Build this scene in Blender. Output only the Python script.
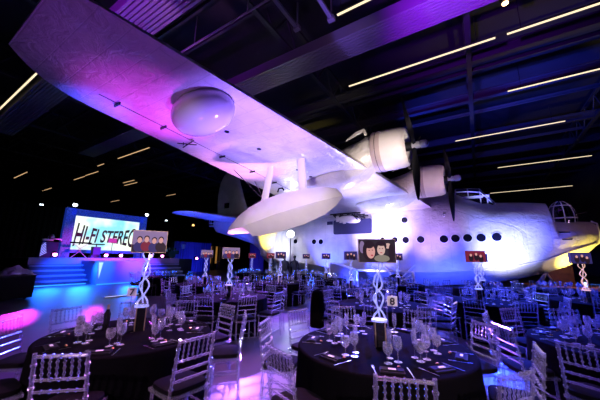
import bpy, math, random
from mathutils import Vector, Matrix
random.seed(7)
PI = math.pi
# World frame: X points along the flying boat's nose, Y towards its port side, Z up. The bow is at the origin.
# ------------------------------------------------------------------ camera, world, lights, exposure
scene = bpy.context.scene
C = scene.collection
for o in list(bpy.data.objects):
    bpy.data.objects.remove(o)

def OW(x, y, z=0.0):
    """hall point given as metres right of / in front of the photographer"""
    dx, dy = x - 13.702, y - 12.751
    return Vector((dx * .84449 - dy * .53557, dx * .53557 + dy * .84449, z))
def ODIR(x, y, z=0.0):
    return Vector((x * .84449 - y * .53557, x * .53557 + y * .84449, z))

cam = bpy.data.cameras.new('camera')
cam.sensor_width = 36; cam.lens = 36 * 277.55 / 600; cam.clip_end = 300
camo = bpy.data.objects.new('camera', cam); C.objects.link(camo)
pitch, roll = .20558, .01445
fw = ODIR(0, math.cos(pitch), math.sin(pitch)); r0 = ODIR(1, 0, 0); u0 = ODIR(0, -math.sin(pitch), math.cos(pitch))
cr = r0 * math.cos(roll) + u0 * math.sin(roll); cu = -r0 * math.sin(roll) + u0 * math.cos(roll)
M4 = Matrix((cr, cu, -fw)).transposed().to_4x4(); M4.translation = OW(0, 0, 1.671)
camo.matrix_world = M4
scene.camera = camo
scene.view_settings.view_transform = 'Standard'
scene.view_settings.look = 'None'
scene.view_settings.gamma = 1
scene.view_settings.use_curve_mapping = False
scene.view_settings.exposure = 0.0
w = bpy.data.worlds.new('night'); scene.world = w; w.use_nodes = True
w.node_tree.nodes['Background'].inputs[0].default_value = (.10, .08, .28, 1)
w.node_tree.nodes['Background'].inputs[1].default_value = 0.012

def spot(name, loc, target, col, power, angle=50, blend=.6, size=.12):
    l = bpy.data.lights.new(name, 'SPOT'); l.energy = power; l.color = col; l.spot_size = math.radians(angle)
    l.spot_blend = blend; l.shadow_soft_size = size
    o = bpy.data.objects.new(name, l); C.objects.link(o); o.location = loc
    o.rotation_euler = (Vector(target) - Vector(loc)).to_track_quat('-Z', 'Y').to_euler()
    return o
def point(name, loc, col, power, size=.1):
    l = bpy.data.lights.new(name, 'POINT'); l.energy = power; l.color = col; l.shadow_soft_size = size
    o = bpy.data.objects.new(name, l); C.objects.link(o); o.location = loc
    return o
def area(name, loc, target, col, power, sx, sy):
    l = bpy.data.lights.new(name, 'AREA'); l.energy = power; l.color = col; l.shape = 'RECTANGLE'; l.size = sx; l.size_y = sy
    o = bpy.data.objects.new(name, l); C.objects.link(o); o.location = loc
    o.rotation_euler = (Vector(target) - Vector(loc)).to_track_quat('-Z', 'Y').to_euler()
    return o
BLUE = (.03, .06, 1); ICE = (.42, .52, 1); COOL = (.62, .68, 1); VIOL = (.32, .10, 1); MAG = (.85, .03, 1); PINK = (1, .55, .85)
YEL = (1, .78, .12); WARM = (1, .72, .45); LAV = (.72, .55, 1)
# uplighting of the hull (x aft = -X, starboard = -Y)
spot('hull_uplight', (-9.6, -5.2, .4), (-9.5, -1.5, 3.3), (.50, .42, 1), 7500, 54, 1)
spot('hull_uplight', (-10.4, -4.2, .2), (-10.6, -1.4, .5), BLUE, 1500, 95, .9)
spot('hull_uplight', (-7.2, -4.3, .3), (-6.8, -1.4, 4.2), (.50, .28, 1), 1500, 62, 1)
spot('hull_uplight', (-3.7, -3.9, .3), (-3.7, -1.5, 2.2), (.50, .54, 1), 2400, 62, 1)
spot('hull_uplight', (-4.5, -3.6, .25), (-2.7, -1.2, 4.2), BLUE, 4200, 66, .9)
spot('hull_uplight', (-6.2, -4.4, .2), (-6.2, -1.2, .7), BLUE, 2400, 85, .9)
spot('hull_uplight', (-12.9, -2.9, .2), (-12.9, -1.55, 2.9), BLUE, 3000, 80, .9)
spot('hull_uplight', (-15.4, -4.6, .3), (-15.4, -1.5, 2.4), COOL, 700, 40, 1)
spot('hull_uplight', (-17.0, -4.4, .3), (-17.0, -1.2, 2.6), COOL, 2000, 44, .9)
spot('hull_uplight', (-21.5, -4.5, .3), (-22.5, -.6, 4.4), BLUE, 1500, 70, .9)
spot('hull_uplight', (-18.8, -3.0, .3), (-18.4, -1.0, 3.9), YEL, 3600, 34, .9)
spot('tail_uplight', (-21.5, -6.8, .4), (-23.6, -3.9, 5.0), BLUE, 2600, 50, .8)
spot('bow_uplight', (-.70, -.95, .2), (-.8, -.45, 1.9), YEL, 1100, 74, .5)
spot('bow_uplight', (-1.5, -2.2, .3), (-1.6, -.7, 1.7), WARM, 120, 46, .5)
# wing uplighting
spot('wing_uplight', (-12.6, -12.9, .4), (-11.3, -14.5, 5.0), (.80, .04, 1), 2100, 38, 1)
spot('wing_uplight', (-13.6, -15.0, .4), (-12.2, -15.5, 5.2), (.04, .07, 1), 2600, 22, 1)
spot('wing_uplight', (-11.0, -16.4, .4), (-10.0, -15.8, 5.2), (.38, .06, .8), 200, 52, 1)
spot('wing_uplight', (-7.8, -14.1, .3), (-9.4, -12.8, 5.0), (.24, .13, 1), 5400, 60, 1)
spot('wing_uplight', (-12.6, -9.9, .4), (-11.9, -11.0, 5.0), (.9, .32, .95), 2600, 50, 1)
spot('wing_uplight', (-9.1, -4.9, .4), (-9.7, -7.8, 4.8), (.40, .34, 1), 4600, 70, 1)
spot('wing_uplight', (-8.4, -4.8, .4), (-8.6, -3.6, 4.8), (.4, .42, 1), 2600, 60, 1)
spot('added_float_fill', (-5.6, -20.0, 1.6), (-10.1, -10.9, 3.3), (1, .84, .87), 4300, 32, .9, .3)  # added unseen fill from the camera side for the float
spot('added_blister_fill', (-6.4, -19.0, 1.4), (-10.0, -14.4, 4.8), (1, .82, .84), 420, 11, .8, .2)  # added unseen fill that pales the scanner blister from the front
spot('nacelle_uplight', (-4.6, -13.5, 2.0), (-7.6, -8.3, 5.5), (1, .84, .74), 2600, 26, .8, .3)
spot('nacelle_uplight', (-3.0, -9.0, 2.0), (-6.8, -4.2, 5.3), (1, .66, .72), 1000, 26, .8, .3)
spot('added_bow_fill', (7.0 - 1.5, -9.0, 2.6), (-.6, -.6, 3.2), (1, .50, .62), 330, 26, .9, .2)  # added unseen pink fill on the bow
spot('added_bow_fill', (4.6, -6.0, 4.4), (-2.2, -.8, 4.3), (.12, .12, 1), 700, 22, .9, .2)  # added unseen blue fill on the bow deck
# ceiling washes
spot('roof_wash', (-8.5, -1.0, 8.4), (-5.0, 4.0, 12.6), BLUE, 3600, 75, 1)
spot('roof_wash', (-2.5, -1.0, 8.0), (-.5, 4.0, 12.6), BLUE, 3600, 75, 1)
spot('roof_wash', (-5.0, -12.0, 7.4), (-4.5, -8.2, 10.5), (.30, .01, 1), 3800, 70, 1)
spot('roof_wash', (-5.5, -11.0, 8.6), (-10.0, -8.4, 10.4), (.60, .25, 1), 200, 60, 1)
spot('roof_wash', (-14.5, -17.0, 7.6), (-15.0, -14.2, 10.4), (.40, .02, 1), 900, 80, 1)
# added unseen fill spots for the tables, without fixtures
spot('added_room_fill', OW(2.6, 13.4, 3.8), OW(2.2, 7.0, .3), (.05, .06, 1), 7500, 84, .8, .08)
spot('added_room_fill', OW(8.6, 13.0, 5.5), OW(6.4, 7.5, .3), (.02, .05, 1), 20000, 72, .8, .08)
spot('added_room_fill', OW(-2.6, 13.8, 3.8), OW(-2.0, 7.5, .3), (.36, .12, 1), 8000, 70, .8, .08)
spot('added_room_fill', OW(1.0, 6.5, 8.5), OW(-.5, 3.2, .3), (.85, .25, .75), 4600, 34, .8, .08)
spot('added_room_fill', OW(2.8, 7.8, 8.5), OW(1.8, 3.6, .6), (.42, .20, 1), 1900, 42, .8, .08)
spot('added_room_fill', OW(-4.5, 8.6, 6.5), OW(-2.2, 3.4, .6), (.55, .10, 1), 3400, 36, .8, .08)
spot('added_room_fill', OW(1.6, -2.0, 3.6), OW(1.0, 2.8, .8), (1, .74, .92), 1000, 40, .8, .05)
spot('added_room_fill', OW(.9, 6.4, 3.2), OW(.9, 3.3, .8), (1, .72, .92), 260, 44, .8, .03)
spot('added_room_fill', OW(-2.2, 6.6, 3.2), OW(-2.0, 3.6, .8), (.9, .55, 1), 260, 44, .8, .03)
spot('added_wall_fill', (3.4, -7.0, 6.0), (6.2, 2.0, 4.5), (.8, .65, .8), 260, 60, 1)  # added unseen fill that brightens the ribbed end wall
spot('added_room_fill', OW(-2.8, -1.6, 3.6), OW(-2.0, 3.0, .8), (1, .66, .95), 800, 40, .8, .05)

# ------------------------------------------------------------------ materials
def mat(name, base=(.8, .8, .8), rough=.5, metal=0., emit=None, es=1., noise=0., nscale=6., bump=0., bscale=30., alpha=1., spec=.5, trans=0., coat=0., dirt=None):
    m = bpy.data.materials.new(name); m.use_nodes = True; nt = m.node_tree; b = nt.nodes['Principled BSDF']
    b.inputs['Base Color'].default_value = (*base, 1); b.inputs['Roughness'].default_value = rough
    b.inputs['Metallic'].default_value = metal; b.inputs['Specular IOR Level'].default_value = spec
    b.inputs['Alpha'].default_value = alpha; b.inputs['Transmission Weight'].default_value = trans
    b.inputs['Coat Weight'].default_value = coat
    if emit: b.inputs['Emission Color'].default_value = (*emit, 1); b.inputs['Emission Strength'].default_value = es
    tc = nt.nodes.new('ShaderNodeTexCoord')
    if noise:
        n = nt.nodes.new('ShaderNodeTexNoise'); n.inputs['Scale'].default_value = nscale; n.inputs['Detail'].default_value = 6
        r = nt.nodes.new('ShaderNodeValToRGB'); d = dirt or tuple(c * (1 - noise) for c in base)
        r.color_ramp.elements[0].position = .35; r.color_ramp.elements[1].position = .65
        r.color_ramp.elements[0].color = (*d, 1); r.color_ramp.elements[1].color = (*base, 1)
        nt.links.new(tc.outputs['Object'], n.inputs['Vector']); nt.links.new(n.outputs[0], r.inputs[0]); nt.links.new(r.outputs[0], b.inputs['Base Color'])
    if bump:
        n2 = nt.nodes.new('ShaderNodeTexNoise'); n2.inputs['Scale'].default_value = bscale; n2.inputs['Detail'].default_value = 4
        bp = nt.nodes.new('ShaderNodeBump'); bp.inputs['Strength'].default_value = bump; bp.inputs['Distance'].default_value = .02
        nt.links.new(tc.outputs['Object'], n2.inputs['Vector']); nt.links.new(n2.outputs[0], bp.inputs['Height']); nt.links.new(bp.outputs[0], b.inputs['Normal'])
    return m

def skin_mat():
    """aircraft skin: off-white paint, riveted panel seams, weather stains"""
    m = mat('aircraft_paint', (.68, .64, .62), .28, noise=.2, nscale=1.3, spec=.5, coat=.15)
    nt = m.node_tree; b = nt.nodes['Principled BSDF']; tc = [n for n in nt.nodes if n.type == 'TEX_COORD'][0]
    br = nt.nodes.new('ShaderNodeTexBrick'); br.inputs['Scale'].default_value = .55; br.inputs['Mortar Size'].default_value = .006
    br.inputs['Mortar Smooth'].default_value = .2
    br.inputs['Color1'].default_value = (.5, .5, .5, 1); br.inputs['Color2'].default_value = (.56, .56, .56, 1); br.inputs['Mortar'].default_value = (0, 0, 0, 1)
    mp = nt.nodes.new('ShaderNodeMapping'); mp.inputs['Rotation'].default_value = (PI / 2, 0, 0)
    nt.links.new(tc.outputs['Object'], br.inputs['Vector'])
    n = nt.nodes.new('ShaderNodeTexNoise'); n.inputs['Scale'].default_value = 3.2; n.inputs['Detail'].default_value = 5; n.inputs['Distortion'].default_value = 1.4
    nt.links.new(tc.outputs['Object'], n.inputs['Vector'])
    ad = nt.nodes.new('ShaderNodeMath'); ad.operation = 'MULTIPLY_ADD'; ad.inputs[1].default_value = 1.6
    nt.links.new(n.outputs[0], ad.inputs[0]); nt.links.new(br.outputs['Color'], ad.inputs[2])
    bp = nt.nodes.new('ShaderNodeBump'); bp.inputs['Strength'].default_value = .55; bp.inputs['Distance'].default_value = .05
    nt.links.new(ad.outputs[0], bp.inputs['Height']); nt.links.new(bp.outputs[0], b.inputs['Normal'])
    # thin dark seams mixed into the paint colour
    rr = [x for x in nt.nodes if x.type == 'VALTORGB'][0]
    mx = nt.nodes.new('ShaderNodeMix'); mx.data_type = 'RGBA'; mx.blend_type = 'MULTIPLY'; mx.inputs[0].default_value = .14
    fr = nt.nodes.new('ShaderNodeValToRGB'); fr.color_ramp.elements[0].position = .1; fr.color_ramp.elements[1].position = .4
    nt.links.new(br.outputs['Color'], fr.inputs[0]); nt.links.new(rr.outputs[0], mx.inputs[6]); nt.links.new(fr.outputs[0], mx.inputs[7])
    nt.links.new(mx.outputs[2], b.inputs['Base Color'])
    return m
def clear_mat(name, tint, clearness, rough=.06, emit=None, es=0., tcol=(.93, .93, .95), milk=0.):
    """clear acrylic / glass: see-through, with glossy reflections that grow towards the edges"""
    m = bpy.data.materials.new(name); m.use_nodes = True; nt = m.node_tree; nt.nodes.remove(nt.nodes['Principled BSDF'])
    out = nt.nodes['Material Output']; tr = nt.nodes.new('ShaderNodeBsdfTransparent'); gl = nt.nodes.new('ShaderNodeBsdfGlossy'); mx = nt.nodes.new('ShaderNodeMixShader')
    tr.inputs[0].default_value = (*tcol, 1); gl.inputs[0].default_value = (*tint, 1); gl.inputs['Roughness'].default_value = rough
    lw = nt.nodes.new('ShaderNodeLayerWeight'); lw.inputs['Blend'].default_value = .38 if rough > .1 else .30
    mr = nt.nodes.new('ShaderNodeMapRange'); mr.inputs['To Min'].default_value = 1 - clearness; mr.inputs['To Max'].default_value = .95
    nt.links.new(lw.outputs['Facing'], mr.inputs['Value']); nt.links.new(mr.outputs[0], mx.inputs[0])
    last = gl
    if milk:
        df = nt.nodes.new('ShaderNodeBsdfDiffuse'); df.inputs[0].default_value = (.9, .9, .95, 1); ms = nt.nodes.new('ShaderNodeMixShader'); ms.inputs[0].default_value = milk
        nt.links.new(gl.outputs[0], ms.inputs[1]); nt.links.new(df.outputs[0], ms.inputs[2]); last = ms
    if emit:
        em = nt.nodes.new('ShaderNodeEmission'); em.inputs[0].default_value = (*emit, 1); em.inputs[1].default_value = es
        ad = nt.nodes.new('ShaderNodeAddShader'); nt.links.new(last.outputs[0], ad.inputs[0]); nt.links.new(em.outputs[0], ad.inputs[1]); last = ad
    nt.links.new(tr.outputs[0], mx.inputs[1]); nt.links.new(last.outputs[0], mx.inputs[2]); nt.links.new(mx.outputs[0], out.inputs[0])
    return m
def emis(name, col, s):
    return mat(name, (.02, .02, .02), .5, emit=col, es=s)

SKIN = skin_mat()
FLOATP = mat('float_paint', (.78, .72, .70), .45, noise=.08, nscale=2, bump=.05, bscale=8)
ACR = clear_mat('clear_acrylic', (.9, .9, 1), .84, .15, milk=.16)
GLASS = clear_mat('drinking_glass', (1, 1, 1), .80, .11, milk=.26)
PLEX = clear_mat('turret_glazing', (.5, .55, .8), .90, .08, tcol=(.10, .10, .18))
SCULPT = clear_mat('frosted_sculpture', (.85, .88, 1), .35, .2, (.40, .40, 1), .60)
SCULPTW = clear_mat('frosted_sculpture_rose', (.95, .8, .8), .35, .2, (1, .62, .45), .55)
CLOTH = mat('black_cloth', (.0035, .003, .004), .95, bump=.08, bscale=60, spec=.02)
PAD = mat('black_seat_pad', (.006, .005, .007), .9, bump=.1, bscale=80, spec=.08)
NAPK = mat('black_napkin', (.010, .009, .012), .8, bump=.1, bscale=90, spec=.15)
CARD = mat('white_card', (.85, .82, .8), .6)
STEEL = mat('cutlery_steel', (.82, .8, .78), .18, 1.)
BLACK = mat('black_plastic', (.004, .004, .005), .75, spec=.08)
BLKGL = mat('gloss_black', (.012, .010, .012), .12)
DARKM = mat('dark_metal', (.02, .02, .025), .5, .6)
WHITEM = mat('white_painted_steel', (.8, .8, .82), .4)
RUBBER = mat('rubber', (.02, .02, .02), .7)
FLOOR = mat('polished_concrete', (.11, .095, .115), .38, noise=.2, nscale=1.2, bump=.03, bscale=3, spec=.3)
ROOFM = mat('roof_deck', (.035, .035, .045), .6, noise=.2, nscale=.5)
STEELB = mat('dark_roof_steel', (.05, .05, .06), .5, .2)
DUCT = mat('ribbed_metal', (.34, .33, .36), .42, .3)
WALLM = mat('dark_wall', (.018, .018, .022), .7)
RIBW = mat('ribbed_wall_cladding', (.06, .055, .06), .6)
HOLE = mat('dark_window', (.006, .006, .012), .15)
NAVY = mat('navy_interior', (.02, .02, .07), .5)
PROPB = mat('propeller_black', (.012, .012, .014), .45)
PINKG = mat('radome_gloss', (.62, .56, .58), .16, coat=.6)
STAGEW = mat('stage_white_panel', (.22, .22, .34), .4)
STAGEB = mat('stage_black', (.015, .015, .02), .5)
WOODD = mat('dark_wood', (.10, .035, .02), .5, noise=.3, nscale=4)
SILVER = mat('silver_fabric', (.62, .66, .75), .32, .5)
BLUEP = mat('blue_panel', (.03, .05, .35), .5, noise=.3, nscale=40)
LINE = emis('light_tube', (1, .80, .52), 1.3)
LINEF = emis('light_tube_far', (1, .62, .30), .75)

# ------------------------------------------------------------------ mesh helper
class MB:
    def __init__(s): s.v = []; s.f = []; s.m = []; s.cur = 0
    def add(s, vs, fs):
        b = len(s.v); s.v += [tuple(v) for v in vs]
        for f in fs: s.f.append([b + i for i in f]); s.m.append(s.cur)
        return s
    def box(s, c, d, rz=0., mtx=None):
        hx, hy, hz = d[0] / 2, d[1] / 2, d[2] / 2; vs = []
        R = Matrix.Rotation(rz, 3, 'Z') if mtx is None else mtx
        for x in (-hx, hx):
            for y in (-hy, hy):
                for z in (-hz, hz): vs.append(Vector(c) + R @ Vector((x, y, z)))
        return s.add(vs, [(0, 1, 3, 2), (4, 6, 7, 5), (0, 4, 5, 1), (2, 3, 7, 6), (0, 2, 6, 4), (1, 5, 7, 3)])
    def path(s, pts, rad, seg=8, caps=True):
        """swept round tube; rad: number or list"""
        pts = [Vector(p) for p in pts]; n = len(pts); rings = []
        if not hasattr(rad, '__len__'): rad = [rad] * n
        ref = None
        for i, p in enumerate(pts):
            t = (pts[min(i + 1, n - 1)] - pts[max(i - 1, 0)])
            if t.length < 1e-9: t = Vector((0, 0, 1))
            t.normalize()
            if ref is None: ref = t.orthogonal().normalized()
            else:
                ref = ref - t * ref.dot(t)
                ref = t.orthogonal().normalized() if ref.length < 1e-6 else ref.normalized()
            b = t.cross(ref)
            rings.append([p + (ref * math.cos(a) + b * math.sin(a)) * rad[i] for a in [2 * PI * k / seg for k in range(seg)]])
        return s.loft(rings, caps)
    def tube(s, a, b, r, seg=8): return s.path([a, b], r, seg)
    def loft(s, rings, caps=True, closed=True):
        n = len(rings[0]); vs = [v for r in rings for v in r]; fs = []
        for i in range(len(rings) - 1):
            for k in range(n if closed else n - 1):
                k2 = (k + 1) % n; fs.append((i * n + k, i * n + k2, (i + 1) * n + k2, (i + 1) * n + k))
        if caps and closed: fs.append(tuple(range(n))[::-1]); fs.append(tuple((len(rings) - 1) * n + k for k in range(n)))
        return s.add(vs, fs)
    def lathe(s, prof, c=(0, 0, 0), seg=16, caps=False):
        c = Vector(c)
        return s.loft([[c + Vector((r * math.cos(2 * PI * k / seg), r * math.sin(2 * PI * k / seg), z)) for k in range(seg)] for r, z in prof], caps)
    def turned(s, a, b, prof, seg=7):
        """turned spindle between two points; prof = [(t, r)]"""
        a = Vector(a); b = Vector(b); return s.path([a.lerp(b, t) for t, r in prof], [r for t, r in prof], seg)
    def disc(s, c, n, r, th=.02, seg=16, sx=1., sy=1.):
        n = Vector(n).normalized(); u = n.orthogonal().normalized(); 
        if abs(n.z) < .99: u = Vector((0, 0, 1)).cross(n).normalized()
        v = n.cross(u); c = Vector(c)
        rg = lambda o: [c + n * o + u * math.cos(2 * PI * k / seg) * r * sx + v * math.sin(2 * PI * k / seg) * r * sy for k in range(seg)]
        return s.loft([rg(-th / 2), rg(th / 2)])
    def prism(s, poly, n, th):
        """flat polygon (list of points) thickened along n"""
        n = Vector(n); a = [Vector(p) - n * th / 2 for p in poly]; b = [Vector(p) + n * th / 2 for p in poly]; k = len(a)
        return s.add(a + b, [tuple(range(k))[::-1], tuple(range(k, 2 * k))] + [(i, (i + 1) % k, k + (i + 1) % k, k + i) for i in range(k)])
    def mesh(s, name, mats, smooth=True, angle=40):
        me = bpy.data.meshes.new(name); me.from_pydata(s.v, [], s.f)
        for m in (mats if isinstance(mats, (list, tuple)) else [mats]): me.materials.append(m)
        me.polygons.foreach_set('material_index', s.m)
        if smooth:
            me.polygons.foreach_set('use_smooth', [True] * len(s.f)); me.set_sharp_from_angle(angle=math.radians(angle))
        me.update(); return me
    def build(s, name, mats, parent=None, loc=(0, 0, 0), rz=0., smooth=True, angle=40):
        return link(name, s.mesh(name, mats, smooth, angle), parent, loc, rz)
def link(name, me, parent=None, loc=(0, 0, 0), rz=0.):
    o = bpy.data.objects.new(name, me); C.objects.link(o); o.location = loc; o.rotation_euler = (0, 0, rz)
    if parent: o.parent = parent
    return o
def thing(name, label, cat, loc=(0, 0, 0), rz=0., group=None):
    o = bpy.data.objects.new(name, None); C.objects.link(o); o.empty_display_size = .1
    o.location = loc; o.rotation_euler = (0, 0, rz); o['label'] = label; o['category'] = cat
    if group: o['group'] = group
    return o
def tag(o, label, cat, group=None):
    o['label'] = label; o['category'] = cat
    if group: o['group'] = group
    return o
def struct(o): o['kind'] = 'structure'; return o
def kids(o): return [c for c in C.objects if c.parent == o]
def copy_tree(o, parent=None, cache={}):
    c = o.copy(); C.objects.link(c)
    if parent: c.parent = parent
    return c
def place_copy(root, children, loc, rz, label, group=None, scale=None):
    """copy of a thing with copies of its parts; children = [(part, [subparts])]"""
    r = root.copy(); C.objects.link(r); r.location = loc; r.rotation_euler = (0, 0, rz); r['label'] = label
    if group: r['group'] = group
    for ch, subs in children:
        c = ch.copy(); C.objects.link(c); c.parent = r
        for g in subs:
            e = g.copy(); C.objects.link(e); e.parent = c
    return r
def tree_of(root):
    return [(c, kids(c)) for c in kids(root)]

def lerp_tab(tab, x):
    if x <= tab[0][0]: return tab[0][1]
    for (a, b), (c, d) in zip(tab, tab[1:]):
        if x <= c:
            t = (x - a) / (c - a); return b + (d - b) * t
    return tab[-1][1]

# ------------------------------------------------------------------ the hall
struct(MB().box((-30, 0, -.1), (90, 76, .2)).build('floor', FLOOR, smooth=False))
struct(MB().box((-30, 0, 13.6), (90, 76, .2)).build('ceiling', ROOFM, smooth=False))
wr = MB().box((6.3, 0, 6.7), (.2, 76, 13.6))
for k in range(190): wr.box((6.15, -37.5 + k * .4, 6.7), (.12, .16, 13.6))
struct(wr.build('wall_right', RIBW, smooth=False))
struct(MB().box((-75.1, 0, 6.7), (.2, 76, 13.6)).build('wall_left', WALLM, smooth=False))
struct(MB().box((-30, 38.1, 6.7), (90, .2, 13.6)).build('wall_back', WALLM, smooth=False))
struct(MB().box((-30, -38.1, 6.7), (90, .2, 13.6)).build('wall_front', WALLM, smooth=False))
# roof steel: purlins along X, trusses along Y
for i, y in enumerate([-20.0, -17.2, -12.2, -10.9, -7.2, -3.2, -1.9, .8, 3.4, 7.4, 10.2, 12.6, 16.5, 20, 24, 29]):
    b = MB(); big = y in (-3.2, .8, 7.4, 12.6, 20)
    h = .5 if big else .18
    b.box((-30, y, 11.9), (86, .3 if big else .12, .05)); b.box((-30, y, 11.9 - h), (86, .3 if big else .12, .05)); b.box((-30, y, 11.9 - h / 2), (86, .05, h))
    struct(b.build('ceiling_beam', STEELB, smooth=False))
for i, x in enumerate([3.0, -4.2, -11.4, -18.6, -25.8, -33, -42, -52]):
    b = MB(); z0, z1 = 11.4, 12.9
    for z in (z0, z1): b.box((x, 0, z), (.22, 74, .14))
    n = 36
    for k in range(n):
        y0 = -36 + 2 * k; b.tube((x, y0, z0), (x, y0 + 1, z1), .045, 5); b.tube((x, y0 + 1, z1), (x, y0 + 2, z0), .045, 5)
    struct(b.build('ceiling_truss', STEELB, smooth=False))
def duct(name, y0, y1, x0, x1, z, label):
    b = MB(); n = 9; w_ = (y1 - y0) / n; poly = []
    pr = [(y0, z + .5)]
    for k in range(n):
        a = y0 + k * w_; pr += [(a + w_ * .05, z + .30), (a + w_ * .04, z), (a + w_ * .72, z), (a + w_ * .76, z + .30)]
    pr += [(y1, z + .5)]
    b.loft([[(x0, y, zz) for y, zz in pr], [(x1, y, zz) for y, zz in pr]])
    o = b.build(name, DUCT, smooth=False); tag(o, label, 'ceiling duct'); return o
duct('ribbed_duct', -9.0, -7.7, -34, 4.5, 10.5, 'long purple-lit ribbed metal duct crossing overhead beyond the wing')
duct('ribbed_duct', -14.5, -13.1, -34, 4.5, 10.5, 'purple-lit ribbed duct high above the wing tip')
# hanging cross pipes seen at top
for (x, y0, y1, lab) in [(-9.95, -12.3, -10.2, 'pale bracket bar under the roof left of the near light tube'), (-8.6, -11.4, -9.9, 'thin pale bracket bar under the roof beside the purple duct')]:
    b = MB(); b.box((x, (y0 + y1) / 2, 10.6), (.14, y1 - y0, .10))
    for y in (y0 + .1, y1 - .1): b.box((x, y, 11.2), (.05, .05, 1.2)); b.box((x, y, 10.58), (.26, .18, .16))
    tag(b.build('pipe_bracket', DUCT, smooth=False), lab, 'ceiling bracket')
b = MB(); b.tube((-18, -12.0, 10.4), (-9.9, -12.0, 10.4), .04, 8); b.box((-14, -12, 11.1), (.03, .03, 1.4)); b.box((-11, -12, 11.1), (.03, .03, 1.4))
tag(b.build('conduit_pipe', DUCT), 'thin pale conduit running under the roof above the wing', 'pipe')
# linear lights
rows = [(-5.80, -9.61, -3.31, 'longest bright light tube above the far engine, left of the gap'), (-5.78, -2.92, 1.5, 'bright light tube running out at the upper right corner'),
        (-1.05, -2.57, 3.0, 'light tube leaving the right edge of the photo, second from the top'), (4.75, -5.38, .8, 'light tube over the cockpit, third from the top at right'),
        (13.8, -2.32, 4.2, 'shorter light tube above the front gun turret'), (26.0, -2.62, 5.5, 'lowest light tube just above the hull deck'),
        (-10.1, -8.3, -7.0, 'short piece of light tube at the top edge of the photo'), (-14.8, -29.8, -21.0, 'steep light tube below the wing tip at far left')]
def tube_light(y, xa, xb, lab, m, z=10.5, grp=None):
    t = thing('ceiling_light', lab, 'ceiling light', ((xa + xb) / 2, y, z), 0, grp); L = xb - xa
    MB().box((0, 0, .05), (L, .09, .07)).build('housing', DARKM, t, smooth=False)
    MB().box((0, 0, 0), (L, .075, .04)).build('light_tube', m, t, smooth=False)
    for s in (-.4, .4): MB().tube((L * s, 0, .08), (L * s, 0, 1.4), .012, 5).build('suspension_cable', DARKM, t)
for y, xa, xb, lab in rows: tube_light(y, xa, xb, lab, LINE, grp='linear ceiling lights')
for y, xa, xb, lab in [(-6.45, -32.3, -27.1, 'longest of the small warm light tubes above the stage screen'), (-5.4, -45.1, -42.2, 'far light tube left of the pair above the screen'),
                       (-5.5, -41.7, -38.6, 'far light tube in the middle above the screen'), (-6.4, -36.5, -35.2, 'short far light tube above the row over the screen'),
                       (-1.65, -41.3, -38.7, 'upper far light tube right above the screen'), (-.9, -42.5, -39.5, 'lower far light tube right above the screen'),
                       (-5.2, -56.3, -53.0, 'small dim light tube above the stage booth'), (-9.4, -50.6, -45.9, 'far light tube at the left edge of the photo'),
                       (5.5, -43.4, -41.2, 'far light tube left of the tail fin'), (3.7, -56.4, -53.6, 'smallest dim light tube just above the screen frame')]:
    tube_light(y, xa, xb, lab, LINEF, grp='linear ceiling lights')
t = thing('spot_lamp', 'single round warm lamp glowing under the roof beside the purple duct', 'spotlight', (-3.0, -6.9, 11.0))
MB().lathe([(.0, .25), (.12, .25), (.16, 0), (.0, 0)]).build('lamp_housing', DARKM, t); MB().disc((0, 0, -.02), (0, 0, 1), .1, .03).build('lens', emis('warm_lamp', (1, .5, .2), 14), t)
MB().tube((0, 0, .25), (0, 0, .9), .02).build('hanger', DARKM, t)

# ------------------------------------------------------------------ the flying boat
plane = thing('flying_boat', 'large white four-engined flying boat aircraft filling the hall', 'aircraft')
Z0 = -.039
KEEL = [(0, 2.55), (.15, 2.42), (.4, 2.16), (.8, 1.80), (1.2, 1.52), (2.1, 1.14), (3, .88), (3.9, .66), (5.3, .44), (6.7, .28), (8.5, .17), (12, .12)]
CHZ = [(0, 2.62), (.4, 2.48), (1.2, 2.18), (2.1, 1.80), (3.9, 1.32), (6.7, 1.10), (8, 1.05), (12, 1.0)]
CHW = [(0, .03), (.15, .22), (.4, .45), (.8, .75), (1.2, .95), (2.1, 1.22), (3.9, 1.50), (6, 1.60), (12, 1.6), (16, 1.45), (19.2, .95), (20.5, .75), (23, .55), (25.6, .3)]
MXW = [(0, .10), (.15, .32), (.4, .62), (.8, .88), (1.2, 1.04), (2.1, 1.28), (3.9, 1.50), (6, 1.6), (13, 1.6), (16, 1.45), (19.2, 1.15), (22, .85), (24, .62), (25.6, .42)]
TOP = [(0, 3.35), (.12, 3.52), (.6, 3.58), (1.55, 3.66), (1.7, 4.55), (2.6, 4.68), (3.8, 4.78), (4.2, 4.85), (5.4, 5.50), (6.3, 5.68), (9, 5.75), (13.5, 5.62), (18, 5.55), (22, 5.7), (25.6, 5.35)]
def hull_ring(x, keel, chz, n=11):
    cw = lerp_tab(CHW, x); mw = lerp_tab(MXW, x); tp = lerp_tab(TOP, x)
    half = [(0, keel), (cw * .35, keel + (chz - keel) * .28), (cw * .7, keel + (chz - keel) * .66), (cw, chz)]
    mid = chz + (tp - chz) * .40
    for k in range(1, n + 1):
        t = k / n
        z = chz + (tp - chz) * t
        if z < mid: wy = cw + (mw - cw) * math.sin(PI / 2 * (z - chz) / max(mid - chz, .01))
        else:
            q = (z - mid) / max(tp - mid, .01); wy = mw * max(0, 1 - q ** 2.3) ** .55
        half.append((wy if k < n else 0, z))
    # refine the crown
    half.insert(-1, (mw * .22, tp - (tp - mid) * .02)); 
    r = [(-x, -y, z + Z0) for y, z in half] + [(-x, y, z + Z0) for y, z in half[-2:0:-1]]
    return r
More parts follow.
